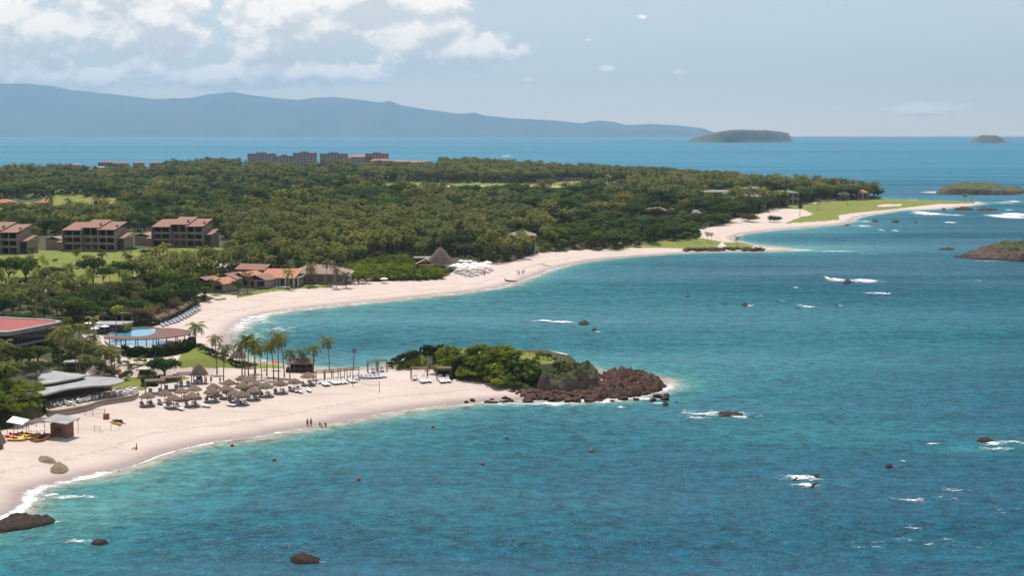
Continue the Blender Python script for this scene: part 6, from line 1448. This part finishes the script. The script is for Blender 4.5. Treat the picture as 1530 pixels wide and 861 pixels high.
for i, (x, y, s, lab) in enumerate([(252, 389+40, .8, 'coconut palm standing on the lawn edge below the right apartment block'), (105, 432, .85, 'coconut palm below the middle apartment block, left one'), (232, 420, .8, 'coconut palm on the open lawn, right of its middle'), (284, 418, .75, 'coconut palm near the right end of the lawn'), (370, 437, .78, 'coconut palm on the beach lawn before the villas'), (335, 412, .75, 'coconut palm behind the leftmost villa wings'), (322, 440, .7, 'coconut palm in front of the orange villa slope'), (213, 428, .7, 'coconut palm at the foot of the lawn, middle'), (178, 430, .75, 'coconut palm at the foot of the lawn, left'), (462, 428, .85, 'leaning palm before the large brown roof, left one'), (466, 427, .85, 'leaning palm before the large brown roof, middle one'), (488, 426, .8, 'palm rising before the right half of the large brown roof'), (430, 432, .8, 'palm trunk crossing the columned villa front'), (502, 430, .75, 'palm beside the stone annex at the beach edge'), (518, 430, .75, 'outermost palm right of the stone annex')]):
    put_palm(G(x, y), s, i*1.1, lab, 'single palms around the lawn and villas', i % 4)
# small trees on the apartment lawn
for i, (x, y, kd, s) in enumerate([(127, 388, 'R', .55), (152, 383, 'D', .42), (193, 387, 'R', .5), (218, 382, 'D', .6), (240, 388, 'R', .4), (170, 392, 'R', .4), (48, 392, 'R', .5), (20, 396, 'D', .4), (10, 388, 'R', .3), (54, 386, 'G', .9), (83, 386, 'G', .9), (275, 380, 'R', .55), (300, 384, 'R', .6), (325, 380, 'R', .6), (310, 392, 'R', .55), (262, 395, 'D', .5), (108, 400, 'R', .45), (212, 398, 'R', .4), (48, 376, 'R', .6), (150, 376, 'R', .5), (196, 378, 'D', .55), (335, 398, 'D', .6)]):
    put_tree(kd, i, G(x, y+6), s, i, 'small tree on the apartment lawn, %s' % ('low dark bush' if kd == 'G' else 'dark flat crowned' if kd == 'D' else 'light rounded'), 'small trees on the apartment lawn', 'broadleaf_tree' if kd != 'G' else 'shrub', 'tree' if kd != 'G' else 'shrub')
g4 = random.Random(44)
for i in range(16):
    put_palm(G(g4.uniform(5, 345), g4.uniform(398, 426)), g4.uniform(.55, .75), i, 'palm scattered over the lower part of the apartment lawn', 'palms scattered over the apartment lawn', i % 4)
for i in range(10):
    put_tree('DRO'[i % 3], i, G(g4.uniform(5, 345), g4.uniform(400, 426)), g4.uniform(.45, .65), i, 'rounded tree on the lower edge of the apartment lawn', 'trees on the lower edge of the apartment lawn')
# big round tree and headland planting
cme, L = leaf_crown(201, 4.7, 3.1, 3.7, 7000, .42, F_DARK, 26); LT['B'] = [(cme, tree_trunk(L, 3.6, .28))]
put_tree('B', 0, G(246, 568), .93, 0, 'big round dark green tree on the lawn left of the pointed palapa')
for i, (x, y, s) in enumerate([(300, 521, .9), (306, 525, .9), (313, 528, 1), (320, 531, .9), (328, 534, 1), (336, 537, .9), (345, 541, .8), (352, 546, 1), (360, 548, 1.1), (368, 549, 1), (378, 549.5, .9), (296, 518, .7)]):
    put_tree('G', i, G(x, y+2), s, i, 'dark round shrub in the row bounding the bright lawn on its sea side', 'dark shrubs along the sea side of the bright lawn', 'shrub', 'shrub')
def shrubs(lst, lab, grp, kd='S', nm='shrub', cat='shrub', zs=1.0):
    for i, (x, y, s) in enumerate(lst): put_tree(kd, i, G(x, y), s, i*1.9, lab, grp, nm, cat, zs)
g_ = random.Random(5); HM = []
while len(HM) < 115:
    x = g_.uniform(650, 800); y = g_.uniform(528, 592); lo = 560+(x-650)*.22
    if y > lo-1 or y < 528+(x-650)*.02: continue
    if x > 770 and y < 548: continue
    HM.append((x, y, g_.uniform(1.0, 1.5)*(1.12 if 720 < x < 760 else 1)))
cme, L = leaf_crown(211, 2.1, 1.7, 1.3, 800, .34, F_BRIGHT, 9); cm2, L2 = leaf_crown(212, 2.0, 1.9, 1.4, 800, .34, F_MID, 9); LT['H'] = [(cme, tree_trunk(L, 1.2, .07)), (cm2, tree_trunk(L2, 1.2, .07)), (cme, tree_trunk(L, 1.2, .07))]
for i, (x, y, s) in enumerate(HM):
    put_tree('H', 0 if (x < 765 and i % 5) else 1, G(x, y), s*(.85 if x < 680 else .95), i*1.9, ('bright green' if (x < 765 and i % 5) else 'deep green')+' shrub in the dense thicket over the headland', 'shrubs of the headland thicket', 'shrub', 'shrub', zs=.72)
for i, (x, y, s, kd) in enumerate([(586, 548, .9, 'D'), (592, 543, 1, 'D'), (600, 539, 1, 'D'), (608, 536, 1, 'D'), (617, 532, .9, 'D'), (622, 531, .8, 'D'), (597, 546, .8, 'D')]):
    put_tree('B', 0, G(x, y+3), .36*s, i, 'dark low tree at the back left of the headland mound, %s from the left' % ORD[sorted([586, 592, 600, 608, 617, 622, 597]).index(x)], 'dark trees left on the headland')
for (x, y, lab) in [(610, 549, 'dark ball shrub low on the headland mound, left one'), (624, 547, 'dark ball shrub low on the headland mound, right one'), (583, 549.5, 'dark ball shrub at the left foot of the headland mound')]:
    put_tree('G', 0, G(x, y+2), .55, 0, lab, None, 'shrub', 'shrub')
hp = [G(x, 530.5) for x in (630, 660)]
hedge('hedge', hp, 1.2, 2.1, F_DARK, 'dark trimmed hedge block on top of the headland above the steps', 60)
for i, (x, y, s) in enumerate([(800, 540, .8), (806, 536, .9), (813, 534, .9), (820, 536, .8), (828, 540, .7), (842, 545, .6), (850, 548, .7), (862, 550, .8), (873, 553, .7), (880, 556, .6), (800, 556, .9), (812, 560, .8), (826, 558, .7), (790, 560, 1.0), (845, 556, .6), (834, 548, .7), (795, 568, 1.0), (782, 572, 1.0), (806, 572, .7), (775, 580, .9), (786, 582, .8)]):
    put_tree('H', i % 2, G(x, y+2), s*.75, i, 'low shrub clinging to the rocky right end of the headland', 'shrubs on the rocky end of the headland', 'shrub', 'shrub')
g3 = random.Random(77)
for i in range(46):
    x = g3.uniform(-25, 112); y = g3.uniform(505, 585)
    if y > 575-(x-30)*.25 and x > 30: continue
    kd = g3.choice('DORDP')
    if kd == 'P': put_palm(G(x, y), g3.uniform(.5, .65), i, 'small palm in the dense planting under the red roofed building', 'palms under the red roofed building', i % 4)
    else: put_tree(kd, i, G(x, y), g3.uniform(.35, .6), i, {'D': 'dark green', 'O': 'olive', 'R': 'light green'}[kd]+' tree in the dense planting under the red roofed building', 'trees under the red roofed building')
# steps up the headland
t = thing('stone_steps', 'pale stone steps climbing the headland beside the hedge', 'steps', G(641, 556))
o = t.location
for i in range(14):
    y = 555-i*2.2; x = 636+(i*.75 if i < 6 else 4.5); c = G(x+2, y); MB().box(c.x-o.x-.7, c.x-o.x+.7, c.y-o.y-.55, c.y-o.y+.45, c.z-o.z-.3, c.z-o.z+.16).build('step', M_PAVE, t)
for i, (x, lab) in enumerate([(640, 'left dark gate post at the top of the headland steps'), (645.5, 'right dark gate post at the top of the headland steps')]):
    t = thing('post', lab, 'post', G(x, 533)); MB().box(-.18, .18, -.18, .18, -.2, .9).build('shaft', M_DARKW, t); MB().box(-.24, .24, -.24, .24, .903, 1.0).build('cap', M_DARKW, t)
# slopes at lower left: shrubs and trees
LS = []
while len(LS) < 66:
    x = g_.uniform(-30, 62); y = g_.uniform(578, 628)
    if y > 632-x*.35: continue
    LS.append((x, y, g_.uniform(.7, 1.15)))
for i, (x, y, s) in enumerate(LS):
    put_tree('S' if i % 3 else 'H', i, G(x, y), s*.85, i, 'shrub on the bank above the kayak hut at lower left', 'shrubs on the bank at lower left', 'shrub', 'shrub')
for i, (x, y, s, kd, lab) in enumerate([(5, 560, .85, 'O', 'olive brown tree at the left edge below the red roofed building, leftmost'), (26, 556, .8, 'D', 'dark tree below the red roofed building, second from the left edge'), (44, 552, .75, 'O', 'olive tree in front of the red roofed building, third from the left edge'), (58, 548, .6, 'D', 'small dark tree right of the olive trees under the red roofed building'), (-12, 572, .8, 'D', 'tree cut by the left edge behind the shrub bank'), (12, 578, .6, 'D', 'low dark tree at the rear of the shrub bank'), (72, 560, .45, 'R', 'small light green tree under the slim palms at left'), (86, 566, .4, 'R', 'small light tree before the slim palms behind the curved roofs'), (188, 568, .3, 'R', 'small bright tree left of the big round tree'), (30, 470+24, .7, 'D', 'dark tree rising behind the red roofed building')]):
    put_tree(kd, i, G(x, y), s, i, lab)
g2 = random.Random(8); MS = []
while len(MS) < 55:
    x = g2.uniform(95, 235); y = g2.uniform(530, 574)
    if inpoly(np.array([x]), np.array([y]), LAWNS[1])[0] or y < 536 and x > 180 or (x < 140 and y > 566): continue
    MS.append((x, y, g2.uniform(.35, .7)))
for i, (x, y, s) in enumerate(MS):
    put_tree(['S', 'G', 'H'][i % 3], i, G(x, y), s, i, 'garden shrub between the curved roofs and the pools', 'garden shrubs between the curved roofs and the pools', 'shrub', 'shrub')
for i in range(7):
    x = 195+i*5; put_tree('S', 0, G(x, 548+i*.8), .5, i, 'yellow green shrub on the slope below the pool hedge', 'yellow green shrubs below the pool hedge', 'shrub', 'shrub')
for i, (x, y) in enumerate([(150, 572), (160, 570), (170, 568), (140, 574), (182, 562), (175, 556), (162, 556)]):
    p = G(x, y); o_ = link('boulder', rock_mesh(300+i, 2, .3, .7, M_TAN)); o_.location = p+Vector((0, 0, .3)); o_.scale = (.9,)*3; tag(o_, 'rounded garden boulder beside the lower lawn left of the big round tree', 'boulder', 'garden boulders beside the lower lawn')
# far point: lone trees, bushes
cme = leaf_crown(221, 9, 5.0, 4.4, 3600, .75, F_OLIVE, 22)[0]; o_ = link('shrub', cme, loc=G(1118, 331)-Vector((0, 0, 1.6))); o_.scale = (.95, .8, .85); tag(o_, 'wide dry brown bush mound on the sand of the third beach', 'bush')
cme = leaf_crown(222, 6.0, 3.6, 3.0, 2200, .65, F_DARK, 16)[0]; o_ = link('shrub', cme, loc=G(1158, 332)-Vector((0, 0, 1.0))); o_.scale = (.95, .8, .9); tag(o_, 'dark green bush right of the dry brown mound', 'bush')
cme, L = leaf_crown(223, 6.5, 4, 8.5, 3000, .8, F_YEL, 18); LT['Y'] = [(cme, tree_trunk(L, 8, .3))]
put_tree('Y', 0, G(927, 322), 1.25, 0, 'large tree covered in yellow blossom in the middle of the wood')
for i, (x, y, s, lab) in enumerate([(560, 352, .9, 'yellow flowering tree in the palm belt'), (466, 258+6, .7, 'small yellow flowering tree near the hotel, left'), (504, 272+6, .7, 'small yellow flowering tree below the hotel, middle'), (553, 272+4, .7, 'small yellow flowering tree below the hotel, right')]):
    put_tree('Y', 0, G(x, y+9), s, i, lab)
put_palm(G(1195, 323), 1.15, 0, 'thick headed lone palm on the golf sand', None, 2, palm_crown(97, 2.4, 22, F_DARK, 1.6)); put_palm(G(1101, 367), .62, 0, 'small lone palm on the grassy spit', None, 2)
for i, (x, y, s) in enumerate([(1222, 314, .9), (1265, 306, .9), (1442, 301, .9), (1452, 301, .9), (1057, 362, .6), (1063, 363, .5)]):
    put_palm(G(x, y), s, i, ['thin palm on the golf grass, left', 'thin palm on the golf grass behind the bunker', 'left thin palm at the tip of the golf point', 'right thin palm at the tip of the golf point', 'small palm on the spit, left', 'small palm on the spit, right'][i], None, i % 4)
for i, (x, y, s) in enumerate([(1008, 358, .5), (1016, 359, .5), (1024, 359, .55), (1038, 357, .5), (1040, 362, .55), (1000, 356, .6)]):
    put_tree('R' if i % 2 else 'D', i, G(x, y), s, i, 'small tree with a bare trunk on the lawn of the grassy spit', 'small trees on the grassy spit')
# fence posts along the headland top
for i in range(16):
    x = 778+i*6.6; y = 531+i*1.0; c = G(x, y); t = thing('path_post', 'dark low post lining the path along the headland top', 'post', c, 0, 'low posts along the headland path'); MB().tube((0, 0, -.2), (0, 0, .75), .07, n=6).build('shaft', M_DARKW, t); MB().lathe([(.09, .75), (.02, .86)], 6).build('cap', M_DARKW, t)
# far boat with its wake
c = Gs(747, 232.5); t = thing('motor_boat', 'tiny white motor boat with a wake far out at sea', 'boat', c, 0)
MB().add([(-5, -1.6, 0), (4, -1.6, 0), (7, 0, .3), (4, 1.6, 0), (-5, 1.6, 0), (-5.2, -1.9, 1.6), (4.5, -1.9, 1.8), (8, 0, 2.1), (4.5, 1.9, 1.8), (-5.2, 1.9, 1.6)], [(0, 4, 3, 2, 1), (5, 6, 7, 8, 9), (0, 1, 6, 5), (1, 2, 7, 6), (2, 3, 8, 7), (3, 4, 9, 8), (4, 0, 5, 9)]).build('hull', K_W, t)
MB().box(-2.5, 2.0, -1.3, 1.3, 1.85, 3.8, (.3, .2)).build('cabin', K_W, t)
foam(757, 232.8, 14, .8, 1.0, seed=401, z=.1)
